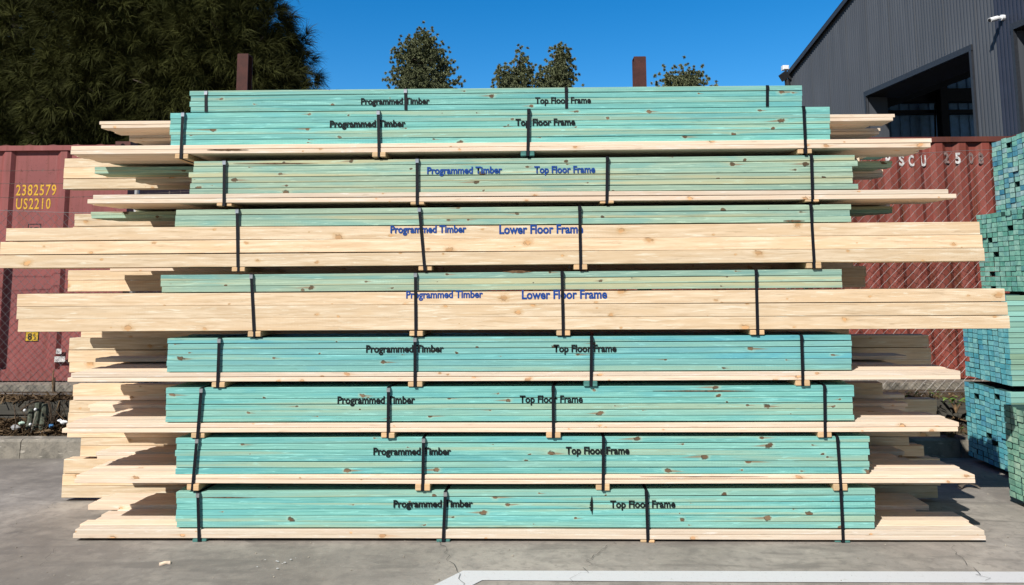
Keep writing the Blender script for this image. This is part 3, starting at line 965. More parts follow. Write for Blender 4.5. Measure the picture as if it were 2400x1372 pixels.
steel_post(556.5, 582, 127.5, 1.12, 'rusty red steel post rising in front of the dark tree')
steel_post(1485.5, 1514, 134, 1.12, 'rusty red steel post rising against the open blue sky')


# ------------------------------------------------------------------ shipping containers
def container_paint(name, c0, c1, rust=0.5):
    q = NT(name, 0.62, 0.35)
    p = q.tc()
    s = q.sep(p)
    a = q.noise(p, 1.6, 5.0, 0.6)
    st = q.noise(q.xyz(q.ma('MULTIPLY', s[0], 16.0), q.ma('MULTIPLY', s[1], 16.0), q.ma('MULTIPLY', s[2], 1.1)), 1.0, 5.0, 0.62)
    fi = q.noise(p, 42.0, 5.0, 0.7)
    c = q.mix(q.ss(a, 0.32, 0.68), c0, c1)
    c = q.mix(q.ss(st, 0.50, 0.68, 0.0, rust), c, (0.125, 0.036, 0.018))
    c = q.mix(q.ma('MULTIPLY', q.ss(fi, 0.60, 0.68), q.ss(a, 0.45, 0.6, 0.15, 0.9)), c, (0.085, 0.030, 0.018))
    c = q.mix(q.ss(st, 0.40, 0.28, 0.0, 0.35), c, (0.36, 0.17, 0.16))
    q.col(c)
    q.bump(fi, 0.2, 0.003)
    return q.m


CT1 = container_paint('faded_maroon_paint', (0.295, 0.086, 0.080), (0.23, 0.070, 0.067), 0.35)
CT2 = container_paint('rusty_maroon_paint', (0.245, 0.058, 0.043), (0.175, 0.043, 0.031), 0.9)
RAIL = container_paint('rusty_rail_paint', (0.15, 0.042, 0.032), (0.07, 0.024, 0.018), 0.9)
DARK = plain('dark_void', (0.012, 0.011, 0.011), 0.9, 0.1)
YC = 3.56
ZC0, ZC1 = at(90, 893, YC).z, at(60, 340, YC).z


def corr_profile(x0, x1, flat_out, slope, flat_in, depth, phase=0.0):
    """list of (x, dy) along the wall; dy=0 outer face, depth = recess"""
    pts, x, st = [], x0 - phase, 0
    seq = [(flat_out, 0.0, 0.0), (slope, 0.0, depth), (flat_in, depth, depth), (slope, depth, 0.0)]
    while x < x1:
        wdt, a, b = seq[st]
        for xx, dd in ((x, a), (x + wdt, b)):
            if x0 <= xx <= x1: pts.append((xx, dd))
        x += wdt
        st = (st + 1) % 4
    out = [(x0, 0.0)]
    for p in pts:
        if abs(p[0] - out[-1][0]) > 1e-5: out.append(p)
    out.append((x1, 0.0))
    return out


def prof_at(prof, x):
    for (a, da), (b, db) in zip(prof[:-1], prof[1:]):
        if a <= x <= b: return da + (db - da) * (x - a) / max(b - a, 1e-6)
    return 0.0


def container(label, x0, x1, prof, paint, zt):
    root = empty('shipping_container', ((x0 + x1) / 2, YC, ZC0), label, 'container')
    inv = Matrix.Translation(-root.location)
    wy = 2.44
    zr0, zr1 = ZC0 + 0.12, zt - 0.065
    mb = MB()
    vs = [(x, YC + 0.012 + d, zr0) for x, d in prof] + [(x, YC + 0.012 + d, zr1) for x, d in prof]
    n = len(prof)
    mb.add(vs, [(i, i + 1, n + i + 1, n + i) for i in range(n - 1)])
    mb.box(prof[0][0], prof[-1][0], YC + wy - .05, YC + wy - .02, zr0, zr1)
    mb.box(x0 + .03, x0 + .06, YC + .16, YC + wy - .06, zr0, zr1).box(x1 - .06, x1 - .03, YC + .16, YC + wy - .06, zr0, zr1)
    mb.build('side_wall', paint, root).matrix_parent_inverse = inv
    # corrugated roof
    m2 = MB()
    k = int((x1 - x0 - .3) / 0.045)
    vv, ff = [], []
    for i in range(k + 1):
        x = x0 + .15 + (x1 - x0 - .3) * i / k
        h = zt - 0.010 + (0.016 if paint is CT1 else 0.003) * max(-0.3, math.sin(x * 2 * math.pi / 0.27)) ** 1
        vv += [(x, YC + .012, h), (x, YC + wy - .03, h), (x, YC + .012, zt - .03)]
    for i in range(k): ff += [(3 * i, 3 * i + 3, 3 * i + 4, 3 * i + 1), (3 * i + 2, 3 * i + 5, 3 * i + 3, 3 * i)]
    m2.add(vv, ff)
    m2.build('roof', RAIL, root).matrix_parent_inverse = inv
    m3 = MB()
    m3.box(x0 + .17, x1 - .17, YC, YC + .06, zt - .065, zt - .008).box(x0 + .17, x1 - .17, YC + wy - .06, YC + wy, zt - .065, zt - .008)
    m3.build('top_rail', RAIL if paint is CT2 else CT1, root).matrix_parent_inverse = inv
    m3 = MB()
    m3.box(x0 + .17, x1 - .17, YC, YC + .06, ZC0, ZC0 + .12).box(x0 + .17, x1 - .17, YC + wy - .06, YC + wy, ZC0, ZC0 + .12)
    m3.build('bottom_rail', paint, root).matrix_parent_inverse = inv
    for cx in (x0, x1 - .16):
        for cy in (YC - .004, YC + wy - .156):
            MB().box(cx + .004, cx + .156, cy + .006, cy + .15, ZC0 + .118, zt - .09).build('corner_post', paint, root).matrix_parent_inverse = inv
            for cz in (ZC0 - .012, zt - .088):
                cst = MB()
                cst.box(cx - .004, cx + .165, cy, cy + .165, cz, cz + .118)
                cc_ = cst.build('corner_casting', RAIL, root)
                cc_.matrix_parent_inverse = inv
                h_ = MB()
                ring = [(cx + .08 + .028 * math.cos(t), cy - .0015, cz + .06 + .036 * math.sin(t)) for t in [2 * math.pi * k_ / 14 for k_ in range(14)]]
                h_.prism(ring, (0, 0.0012, 0))
                hh = h_.build('casting_hole', DARK, cc_)
                hh.matrix_parent_inverse = Matrix.Identity(4)
    return root, inv


# left container: wide flat recesses
xr_l = at(305, 335, YC).x
P_ = lambda px: at(px, 450, YC).x
pitch_l = P_(170) - P_(38)
prof_l = []
x0l = xr_l - 6.06
Pr = lambda px: at(px, 450, YC + 0.048).x
base_edges = [(P_(19), 0.0), (Pr(33), 0.036), (Pr(131), 0.036), (P_(136), 0.0)]
allp = []
for k in range(-12, 3):
    for x, d in base_edges: allp.append((x + k * pitch_l, d))
prof_l = [(x0l + .16, 0.0)] + [p for p in allp if x0l + .18 < p[0] < xr_l - .18] + [(xr_l - .16, 0.0)]
c1, inv1 = container('faded maroon shipping container at the left with yellow numbers', x0l, xr_l, prof_l, CT1, ZC1)
x1r = 5.62
prof_r = corr_profile(x1r - 6.06 + .16, x1r - .16, 0.075, 0.052, 0.075, 0.036, 0.03)
c2, inv2 = container('rusty maroon shipping container at the right with worn white letters', x1r - 6.06, x1r, prof_r, CT2, ZC1 + 0.01)

YEL = plain('yellow_stencil_paint', (0.62, 0.36, 0.035), 0.6, 0.3, var=0.2, scale=60)
WHT = plain('worn_white_stencil_paint', (0.55, 0.53, 0.52), 0.7, 0.3, var=0.35, scale=50)
GRY = plain('faded_grey_stencil_paint', (0.20, 0.135, 0.125), 0.7, 0.3, var=0.4, scale=50)
BLK = plain('black_stencil_paint', (0.02, 0.02, 0.022), 0.7, 0.3, var=0.3)
yf_l = lambda x: YC + 0.012 + 0.036
YFL = YC + 0.048
for txt, a_, b_, yc_, cap in (('2382579', 38, 132, 446, 25), ('US2210', 38, 119, 478, 25)):
    o = lettering(txt, a_, b_, yc_, cap, YFL, YEL, c1, 0.012, 0.003, 'container_lettering', space=1.15)
    o.matrix_parent_inverse = inv1
    if txt[0] == '2': o['label'] = 'yellow stencilled number 2382579'
# boxed emblem, mostly hidden behind the beams
o = lettering('IC', 71, 91, 540, 14, YFL, BLK, c1, 0.03, 0.003, 'container_emblem')
o.matrix_parent_inverse = inv1
A, B = at(66, 525, YFL), at(95, 552, YFL)
mb = MB()
tt = 0.008
for bx in ((A.x, B.x, A.z - tt, A.z), (A.x, B.x, B.z, B.z + tt), (A.x, A.x + tt, B.z + tt, A.z - tt), (B.x - tt, B.x, B.z + tt, A.z - tt)):
    mb.box(bx[0], bx[1], YFL - .003, YFL - .001, bx[2], bx[3])
mb.build('emblem_frame', BLK, c1).matrix_parent_inverse = inv1
# yellow height plate
YPL = plain('yellow_height_plate', (0.60, 0.38, 0.03), 0.5, 0.4, var=0.15)
A, B = at(62, 779, YFL), at(89, 799, YFL)
MB().box(A.x - .008, B.x + .008, YFL - .004, YFL - .001, B.z - .008, A.z + .008).build('plate_border', BLK, c1).matrix_parent_inverse = inv1
MB().box(A.x, B.x, YFL - .007, YFL - .0045, B.z, A.z).build('height_plate', YPL, c1).matrix_parent_inverse = inv1
lettering('8', 66, 76, 789, 15, YFL, BLK, c1, 0.03, 0.009, 'plate_lettering').matrix_parent_inverse = inv1
lettering('6', 79, 84, 785, 7, YFL, BLK, c1, 0.0, 0.009, 'plate_lettering').matrix_parent_inverse = inv1
lettering('2', 80, 86, 793, 7, YFL, BLK, c1, 0.0, 0.009, 'plate_lettering').matrix_parent_inverse = inv1
for (a_, b_, t_, d_) in ((131, 143, 818, 830), (127, 151, 836, 849)):
    A, B = at(a_, t_, YC), at(b_, d_, YC)
    MB().box(A.x, B.x, YC + 0.006, YC + 0.009, B.z, A.z).build('white_sticker', WHT, c1).matrix_parent_inverse = inv1
yfr = lambda xc: (YC + 0.012 + min(prof_at(prof_r, xc - .015), prof_at(prof_r, xc), prof_at(prof_r, xc + .015)))
for ch, a_, b_, yc_, mt in (('P', 2075, 2087, 374, WHT), ('S', 2106, 2119, 376, WHT), ('C', 2129, 2142, 377, WHT), ('U', 2157, 2170, 377, WHT),
                            ('2', 2211, 2224, 370, GRY), ('5', 2238, 2251, 371, WHT), ('0', 2270, 2281, 371, GRY), ('8', 2292, 2305, 372, GRY)):
    xc = at((a_ + b_) / 2, yc_, YC + .03).x
    Yc = yfr(xc)
    lettering(ch, a_, b_, yc_, 24, Yc, mt, c2, 0.035, 0.004, 'container_lettering').matrix_parent_inverse = inv2
# concrete footing blocks under the containers
for nm, xa, xb, lb in (('concrete_footing', x0l - .1, xr_l + .05, 'grey concrete footing strip under the faded maroon container'), ('concrete_footing', x1r - 6.1, x1r + .1, 'grey concrete footing strip under the rusty lettered container')):
    tag(MB().box(xa, xb, YC - .22, YC + 2.5, ZT - .1, ZC0 - .014).build(nm, KERB), lb, 'footing')

# ------------------------------------------------------------------ sleeper retaining wall
q = NT('weathered_sleeper', 0.9, 0.15)
s = q.sep(q.tc())
rn = q.rnd()
gr = q.noise(q.xyz(q.ma('MULTIPLY', q.ma('ADD', s[0], q.ma('MULTIPLY', rn, 30.0)), 1.5), q.ma('MULTIPLY', s[1], 30.0), q.ma('MULTIPLY', s[2], 45.0)), 1.0, 4.0, 0.65)
big = q.noise(q.tc(), 3.0, 4.0)
c = q.mix(q.ss(gr, 0.3, 0.7), (0.105, 0.097, 0.080), (0.033, 0.030, 0.026))
q.col(q.mix(q.ss(big, 0.4, 0.6, 0, 0.6), c, (0.065, 0.064, 0.056)))
q.bump(gr, 0.7, 0.006)
SLEEP = q.m
rw = empty('retaining_wall', (0, YW, 0.1), 'low retaining wall of grey weathered timber sleepers below the containers', 'retaining wall')
for side in range(8):
    for r in range(2):
        xa = -9.0 + side * 2.25
        o = put_board('sleeper', rw, xa + 0.01 + random.uniform(0, .02), 0.14 + .135 * (r + 1), xa + 2.24, 0.14 + .135 * (r + 1) + random.uniform(-.004, .004), YW + random.uniform(-.012, .012), 0.12, 0.128, SLEEP, 0.006)
        o.matrix_parent_inverse = Matrix.Translation(-rw.location)

# ------------------------------------------------------------------ chain-link fence
GALV = plain('galvanised_wire', (0.34, 0.33, 0.32), 0.45, 0.5, 0.6, 0.15)
RWIRE = plain('rusty_barbed_wire', (0.16, 0.12, 0.10), 0.7, 0.4, 0.3, 0.3)
YF = 2.84


def chain_link(label, xa, xb, z0, z1fun, posts):
    root = empty('chain_link_fence', ((xa + xb) / 2, YF, z0), label, 'fence')
    inv = Matrix.Translation(-root.location)
    dw, dh, rad = 0.092, 0.092, 0.0021
    mb = MB()
    nw = int((xb - xa) / (dw / 2))
    for i in range(nw):
        x = xa + i * dw / 2
        n = int((z1fun(x) - z0) / (dh / 2)) + 1
        pts = []
        for k in range(n):
            s_ = 1 if (k + i) % 2 else -1
            # each wire weaves around its neighbours: the bends stand a little proud
            pts.append((x + s_ * dw / 4 + random.gauss(0, .0015), YF + s_ * 0.0022 + 0.012 * math.sin(x * 2.1) * math.sin(k * .12), z0 + k * dh / 2 + random.gauss(0, .0012)))
        mb.tube(pts, rad, 4, False)
    mb.build('wire_mesh', GALV, root).matrix_parent_inverse = inv
    for zz in (z0 + .05, 'top'):
        w_ = MB()
        xs = np.linspace(xa, xb, 40)
        w_.tube([(x, YF - .004, (z1fun(x) - 0.02 if zz == 'top' else zz) + 0.008 * math.sin(x * 3)) for x in xs], 0.0022, 5)
        w_.build('tension_wire', GALV, root).matrix_parent_inverse = inv
    for px in posts:
        zt = z1fun(px)
        w_ = MB().tube([(px, YF + .035, z0 - .3), (px, YF + .035, zt + .35)], 0.024, 12)
        w_.build('fence_post', GALV, root, True).matrix_parent_inverse = inv
    return root, inv


zl0 = ZT + 0.005
zLt, zRt = at(0, 493, YF).z, at(2200, 352, YF).z
fl, invl = chain_link('galvanised chain link fence at the left topped with sagging barbed wire', -6.6, -1.0, zl0, lambda x: zLt + 0.015 * math.sin(x * 2.0), [-6.2, -3.98, -1.1])
fr, invr = chain_link('taller galvanised chain link fence at the right in front of rusty container', -0.95, 6.4, zl0, lambda x: zRt + 0.01 * math.sin(x * 3.0), [-0.9, 2.6, 5.4])
for ya, yb, sag in ((400, 388, .02), (430, 424, .015), (462, 455, .02)):
    A, B = at(0, ya, YF), at(168, yb, YF)
    sl = (B.z - A.z) / (B.x - A.x) * 0.5
    w_ = MB()
    xs = np.linspace(-6.6, -1.0, 60)
    zf = lambda x: A.z + (x - A.x) * sl + sag * math.sin(x * 1.7)
    w_.tube([(x, YF, zf(x)) for x in xs], 0.0022, 4)
    x = -6.6
    while x < -1.0:
        for k in range(2):
            an = random.uniform(0, 3.14)
            d = Vector((random.uniform(-.3, .3), math.cos(an), math.sin(an))) * 0.016
            p = Vector((x + k * .006, YF, zf(x)))
            w_.tube([p - d, p + d], 0.0014, 3)
        x += 0.11
    w_.build('barbed_wire', RWIRE, fl).matrix_parent_inverse = invl

# ------------------------------------------------------------------ warehouse
q = NT('charcoal_cladding', 0.5, 0.4)
a = q.noise(q.tc(), 0.7, 3.0)
s = q.sep(q.tc())
st = q.noise(q.xyz(q.ma('MULTIPLY', s[0], 6.0), q.ma('MULTIPLY', s[1], 6.0), q.ma('MULTIPLY', s[2], 0.4)), 1.0, 3.0)
q.col(q.mix(q.ss(st, 0.35, 0.7), q.mix(q.ss(a, 0.3, 0.7), (0.066, 0.073, 0.086), (0.077, 0.085, 0.099)), (0.060, 0.067, 0.079)))
CLAD = q.m
TRIM = plain('dark_trim', (0.030, 0.033, 0.040), 0.45, 0.4, var=0.15)
STEEL = plain('dark_steel', (0.018, 0.018, 0.020), 0.6, 0.3, var=0.2)
INNER = plain('blue_grey_inner_sheet', (0.26, 0.50, 0.80), 0.6, 0.3, var=0.12, scale=6)
Yo = 7.4
oR = at(2275, 121, Yo)                     # opening, near top corner
zo = oR.z
oL = on(2032, 226, zo)                     # far top corner, same height
wd_ = Vector((oL.x - oR.x, oL.y - oR.y, 0)).normalized()      # along the wall, away from us
nrm = Vector((-abs(wd_.y), wd_.x * (1 if wd_.y > 0 else -1), 0)).normalized()   # outward (towards -X)


def onwall(px, py):
    r = raydir(px, py)
    t = (oR - CAM).dot(nrm) / r.dot(nrm)
    return CAM + r * t


def wpt(u, z, off=0.0):
    return Vector((oR.x, oR.y, 0)) + wd_ * u + nrm * off + Vector((0, 0, z))


def ucoord(p): return (p - oR).dot(wd_)


eave = onwall(1850, 178)
slp = onwall(1987, 5)
corner = onwall(2340, 150)
uE, uS, uC = ucoord(eave), ucoord(slp), ucoord(corner)
uL = ucoord(oL)
uN = uC - 5.0                         # the near end of the wall, outside the picture
pitch_ = (slp.z - eave.z) / (uE - uS)
zroof = lambda u: eave.z + (uE - u) * pitch_
# second opening, nearer
o2 = onwall(2379, 70)
z2, uB = o2.z, ucoord(o2)
wh = empty('warehouse', (corner.x, corner.y, 0), 'charcoal corrugated warehouse with a sloping roof edge behind the pile', 'building')
invw = Matrix.Translation(-wh.location)


def wpart(mb, name, mat, parent=wh, smooth=False):
    o = mb.build(name, mat, parent, smooth)
    o.matrix_parent_inverse = invw
    return o


NAVY = plain('navy_cladding', (0.024, 0.030, 0.050), 0.5, 0.4, var=0.08, scale=3)
pw = 0.076


def ribbed(name, u0, u1, mat):
    mb = MB()
    cols_, u, i = [], u0, 0
    while u < u1 - 1e-4:
        cols_.append((u, (0.0, 0.010, 0.016, 0.010)[i % 4]))
        u += pw / 4
        i += 1
    cols_.append((u1, 0.0))
    for (ua, da), (ub, db) in zip(cols_[:-1], cols_[1:]):
        z0_ = 0.0
        if ua >= -0.001 and ub <= uL + .001: z0_ = zo
        if ua >= uB - 2.6 and ub <= uB + .001: z0_ = z2
        mb.add([wpt(ua, z0_, da), wpt(ub, z0_, db), wpt(ub, zroof(ub), db), wpt(ua, zroof(ua), da)], [(0, 3, 2, 1)])
    return wpart(mb, name, mat)


ribbed('gable_wall', uC, uE, CLAD)
tag(ribbed('gable_wall', uN, uC - .002, NAVY), 'darker navy stretch of ribbed wall')
mb = MB()
u = uC + 0.4
while u < uE:
    z0_ = zo + .14 if -0.1 <= u <= uL + .1 else 0.0
    mb.obox(wpt(u, (z0_ + zroof(u)) / 2, 0.018), wd_ * 0.005, nrm * 0.004, Vector((0, 0, (zroof(u) - z0_) / 2)))
    u += 0.762
wpart(mb, 'sheet_lap', CLAD)
# barge capping along the slope
half = (wpt(uE + .12, zroof(uE + .12)) - wpt(uN, zroof(uN))) / 2
mid = (wpt(uE + .12, zroof(uE + .12)) + wpt(uN, zroof(uN))) / 2
upv = half.cross(nrm).normalized()
if upv.z < 0: upv = -upv
wpart(MB().obox(mid + nrm * 0.05 + upv * 0.045, half, nrm * 0.045, upv * 0.008).obox(mid + nrm * 0.085 - upv * 0.012, half, nrm * 0.008, upv * 0.048), 'barge_capping', TRIM)
for (ua, ub, zz) in ((0.0, uL, zo), (uB - 2.6, uB, z2)):
    fr_ = MB()
    for (u0, u1, z0_, z1_) in ((ua - .06, ub + .06, zz, zz + .10), (ua - .05, ua, 0.0, zz), (ub, ub + .05, 0.0, zz)):
        fr_.obox(wpt((u0 + u1) / 2, (z0_ + z1_) / 2, .005), wd_ * (u1 - u0) / 2, nrm * 0.03, Vector((0, 0, (z1_ - z0_) / 2)))
    wpart(fr_, 'opening_frame', TRIM)
    wpart(MB().obox(wpt((ua + ub) / 2, zz + .02, -0.42), wd_ * ((ub - ua) / 2 + .1), nrm * .38, Vector((0, 0, .018))), 'opening_soffit', STEEL)
    wpart(MB().obox(wpt(ub + .03, zz / 2, -.24), wd_ * .02, nrm * .20, Vector((0, 0, zz / 2 - .01))), 'opening_jamb', CLAD)
# body: near end wall, roof, back wall, steel inside; the far side is open
DW = 8.0
ex = Vector((1, 0, 0))
cb = wpt(uN, 0)
mb = MB()
for i in range(int(DW / pw)):
    xa = cb.x + i * pw
    mb.add([(xa, cb.y, 0), (xa + pw / 2, cb.y - .012, 0), (xa + pw, cb.y, 0), (xa, cb.y, zroof(uN) - .15), (xa + pw / 2, cb.y - .012, zroof(uN) - .15), (xa + pw, cb.y, zroof(uN) - .15)], [(0, 1, 4, 3), (1, 2, 5, 4)])
wpart(mb, 'end_wall', CLAD)
mb = MB()
ra, rb = wpt(uE + .1, zroof(uE) - .03, .02), wpt(uN - 0.1, zroof(uN) - .03, .02)
mb.prism([ra, rb, rb + Vector((0, 0, .05)), ra + Vector((0, 0, .05))], ex * (DW + .2))
wpart(mb, 'roof', TRIM)
yb_ = eave.y - 0.12
mb = MB()
x, prof_w = eave.x + .02, []
while x < eave.x + DW:
    prof_w += [(x, 0.0), (x + .17, 0.0), (x + .185, .03), (x + .225, .03), (x + .24, 0.0)]
    x += .24
for (xa, da), (xb, db) in zip(prof_w[:-1], prof_w[1:]):
    if xb > xa + 1e-6: mb.add([(xa, yb_ - da, 0), (xb, yb_ - db, 0), (xb, yb_ - db, zroof(uE) - .04), (xa, yb_ - da, zroof(uE) - .04)], [(0, 1, 2, 3)])
wpart(mb, 'inner_wall', INNER)
Yb = yb_ - 0.30
for (pa, pb, yt_, yb2) in ((2040, 2420, 209, 236), (2040, 2420, 259, 264)):
    A, B = at(pa, yt_, Yb), at(pb, yb2, Yb)
    wpart(MB().box(max(A.x, eave.x + .1), B.x + 6, Yb, Yb + .2, B.z, A.z), 'girt_beam', STEEL)
A, B = at(2202, 190, Yb - .25), at(2219, 190, Yb - .25)
wpart(MB().box(A.x, B.x, Yb - .25, Yb - .02, 0, 6.4), 'steel_column', STEEL)
A, B = at(2050, 264, Yb - 1.2), at(2292, 174, Yb - 1.2)
wpart(MB().prism([(A.x, A.y, A.z), (B.x, B.y, B.z), (B.x + .4, B.y, B.z + .9), (A.x, A.y, A.z + 1.2)], (0, .2, 0)), 'rafter', STEEL)
wpart(MB().tube([at(2192, 243, Yb - .1), at(2191, 262, Yb - .1), at(2193, 345, Yb - .1)], 0.02, 6), 'conduit', STEEL)


# security camera on the ribbed wall
WHITE = plain('white_plastic', (0.78, 0.79, 0.80), 0.35, 0.5, var=0.05)
mount = onwall(2353, 42) + nrm * .02
sc = empty('security_camera', mount, 'white bullet security camera on the warehouse wall', 'camera')
el = nrm * .09 + Vector((0, 0, -.01))
tip = nrm * .235 - wd_ * .02 + Vector((0, 0, -.055))
MB().tube([nrm * -.02, nrm * .03], 0.045, 12).build('camera_base', WHITE, sc, False)
MB().tube([nrm * .02, el], 0.025, 8).build('camera_arm', WHITE, sc)
MB().tube([el + (el - tip) * .15, el, tip], [0.030, 0.038, 0.038], 12).build('camera_body', WHITE, sc)
MB().tube([tip + (tip - el) * .02, tip + (tip - el) * .05], 0.028, 10).build('camera_lens', STEEL, sc)
# floodlight and white sensor box at the eave
fe = onwall(1849, 160) + nrm * 0.10
fl_ = empty('sensor_box', fe, 'small white box fixed at the warehouse eave', 'sensor')
MB().box(-.075, .075, -.06, .06, -.055, .055).box(-.055, .055, -.08, -.06, -.045, .045).build('box_body', WHITE, fl_)
fe2 = onwall(1853, 182) + nrm * 0.10
f2 = empty('floodlight', fe2, 'black twin head floodlight under the warehouse eave', 'floodlight')
MB().obox((-.08, -.05, .02), (.05, .02, -.07), (0, .04, 0.01), (.09, 0, .065)).build('lamp_head', STEEL, f2)
MB().obox((.06, -.05, .02), (.04, -.02, .05), (0, .035, 0.0), (-.06, 0, .05)).build('lamp_head', STEEL, f2)
MB().tube([(.0, 0, -.06), (0.03, 0, -.3)], [.06, .075], 10).build('sensor_dome', STEEL, f2)
MB().tube([(.0, .0, -.05), (0.12, .1, -.05)], 0.02, 8).build('bracket', STEEL, f2)


# ------------------------------------------------------------------ trees
def leafmat(name, c0, c1, c2, rough=0.6):
    q = NT(name, rough, 0.06)
    a = q.n('ShaderNodeAttribute')
    a.attribute_name = 'piece'
    nz = q.noise(q.tc(), 0.9, 3.0)
    c = q.mix(a.outputs['Fac'], c0, c1)
    q.col(q.mix(q.ss(nz, 0.45, 0.7), c, c2))
    return q.m


NEEDLE = leafmat('casuarina_needles', (0.018, 0.020, 0.006), (0.088, 0.094, 0.028), (0.042, 0.048, 0.014))
GUM = leafmat('grey_green_leaves', (0.10, 0.115, 0.06), (0.29, 0.315, 0.18), (0.18, 0.20, 0.10))
BARK = plain('grey_bark', (0.12, 0.10, 0.08), 0.9, 0.1, var=0.35, scale=14)


def np_mesh(name, V, Fq, piece):
    """V (n,3), Fq (m,3|4) index array"""
    me = bpy.data.meshes.new(name)
    n, k = len(Fq), Fq.shape[1]
    me.vertices.add(len(V))
    me.vertices.foreach_set('co', V.astype(np.float32).ravel())
    me.loops.add(n * k)
    me.loops.foreach_set('vertex_index', Fq.astype(np.int32).ravel())
    me.polygons.add(n)
    me.polygons.foreach_set('loop_start', np.arange(0, n * k, k, dtype=np.int32))
    me.update(calc_edges=True)
    at_ = me.attributes.new('piece', 'FLOAT', 'FACE')
    at_.data.foreach_set('value', piece.astype(np.float32))
    return me


def norm(a): return a / np.maximum(np.linalg.norm(a, axis=-1, keepdims=True), 1e-9)


def crown_points(blobs, clusters, per, spread, shell=0.35):
    """blobs: (cx,cy,cz,rx,ry,rz). returns tuft points, outward directions, cluster centres, cluster ids"""
    vol = np.array([b[3] * b[4] * b[5] for b in blobs])
    pick = rng.choice(len(blobs), clusters, p=vol / vol.sum())
    B = np.array(blobs)[pick]
    d = norm(rng.normal(size=(clusters, 3)))
    r = rng.random(clusters) ** shell
    ctr = B[:, :3] + d * r[:, None] * B[:, 3:]
    ids = np.repeat(np.arange(clusters), per)
    off = rng.normal(size=(clusters * per, 3)) * spread
    pts = ctr[ids] + off
    out = norm(norm(pts - B[ids, :3]) * 0.8 + norm(off) * 0.6)
    return pts, out, ctr, ids


def blades(pts, out, nb, length, width, lift, droop, fan):
    """tufts of thin tapering leaves; two segments, the outer one hanging"""
    n = len(pts)
    P = np.repeat(pts, nb, 0)
    O = np.repeat(out, nb, 0)
    N = n * nb
    d = norm(O + rng.normal(size=(N, 3)) * fan + np.array([0, 0, lift]))
    L = length * rng.uniform(0.55, 1.2, (N, 1))
    mid = P + d * L * 0.5
    d2 = norm(d + np.array([0, 0, -droop]) * rng.uniform(.4, 1.3, (N, 1)))
    tip = mid + d2 * L * 0.5
    side = norm(np.cross(d, rng.normal(size=(N, 3)))) * width * rng.uniform(.6, 1.3, (N, 1))
    V = np.stack([P - side * .5, P + side * .5, mid + side * .6, mid - side * .6, tip], 1).reshape(-1, 3)
    base = np.arange(N)[:, None] * 5
    quads = base + np.array([0, 1, 2, 3])
    tris = base + np.array([3, 2, 4, 4])
    return V, quads, base + np.array([3, 2, 4])


def tree(name, label, base, blobs, mat, clusters, per, spread, nb, length, width, lift, droop, fan, trunk_r, lean=(0, 0), twig=True, group=None):
    base = Vector(base)
    root = empty(name, base, label, 'tree', group)
    pts, out, ctr, ids = crown_points(blobs, clusters, per, spread)
    V, Q, T3 = blades(pts, out, nb, length, width, lift, droop, fan)
    tone = rng.random(clusters)[ids] * 0.6 + rng.random(len(pts)) * 0.4
    tone = np.repeat(tone, nb)
    V = V - np.array(base)
    # quads plus degenerate-free tips: tips as second set of quads sharing the tip edge
    N = len(Q)
    Vt = V.reshape(-1, 5, 3)
    V6 = np.concatenate([Vt, Vt[:, 4:5] + (Vt[:, 2:3] - Vt[:, 3:4]) * 0.15], 1).reshape(-1, 3)
    b6 = np.arange(N)[:, None] * 6
    F_ = np.concatenate([b6 + np.array([0, 1, 2, 3]), b6 + np.array([3, 2, 5, 4])])
    me = np_mesh('crown', V6, F_, np.concatenate([tone, tone]))
    link('crown', me, mat, root)
    # trunk and limbs
    top = max(b[2] + b[5] * .5 for b in blobs)
    cen = np.mean([b[:3] for b in blobs], 0)
    mb = MB()
    tp = Vector((cen[0], cen[1], top)) - base
    path = [Vector((0, 0, -0.1)), Vector((tp.x * .15, tp.y * .15, tp.z * .3)), Vector((tp.x * .6 + .1, tp.y * .6, tp.z * .65)), tp]
    mb.tube(path, [trunk_r, trunk_r * .8, trunk_r * .5, trunk_r * .12], 9)
    mb.build('trunk', BARK, root, True)
    lb = MB()
    for k in range(0, clusters, max(1, clusters // 90)):
        c_ = Vector(ctr[k]) - base
        t = min(0.95, max(.22, (c_.z - 0.35 * math.hypot(c_.x, c_.y)) / max(tp.z, .1)))
        if t < .3: s0 = path[0].lerp(path[1], t / .3)
        elif t < .65: s0 = path[1].lerp(path[2], (t - .3) / .35)
        else: s0 = path[2].lerp(path[3], (t - .65) / .35)
        m_ = s0.lerp(c_, .55) + Vector((random.gauss(0, .12), random.gauss(0, .12), random.uniform(.0, .25))) * (c_ - s0).length * .25
        r0 = trunk_r * random.uniform(.12, .26)
        lb.tube([s0, m_, c_, c_ + (c_ - m_) * .25], [r0, r0 * .6, r0 * .28, r0 * .1], 5)
    lb.build('limb', BARK, root, True)
    return root


def blob(px, py, Y, rx, rz, ry=None):
    p = at(px, py, Y)
    return (p.x, p.y, p.z, rx, ry or rx, rz)


YT = 8.6
NEED = dict(mat=NEEDLE, spread=0.21, nb=60, length=0.31, width=0.0056, lift=0.12, droop=0.75, fan=0.55, trunk_r=0.20)
gT = 'dark casuarinas behind the left container'
tree('casuarina_tree', 'dark drooping casuarina at the far left edge behind the maroon container', (at(40, 600, YT).x, YT + .6, ZT),
     [blob(20, 150, YT + .6, 1.5, 2.6), blob(-120, 100, YT + .9, 1.6, 2.6), blob(120, 260, YT + .1, 1.1, 1.3)], clusters=500, per=7, group=gT, **NEED)
tree('casuarina_tree', 'dark drooping casuarina in the middle of the left tree mass, left of the post', (at(300, 600, YT).x, YT + .3, ZT),
     [blob(300, 120, YT + .3, 1.5, 2.5), blob(230, 250, YT - .1, 1.2, 1.5), blob(390, 230, YT, 1.2, 1.6), blob(330, -60, YT + .5, 1.3, 1.5)], clusters=600, per=7, group=gT, **NEED)
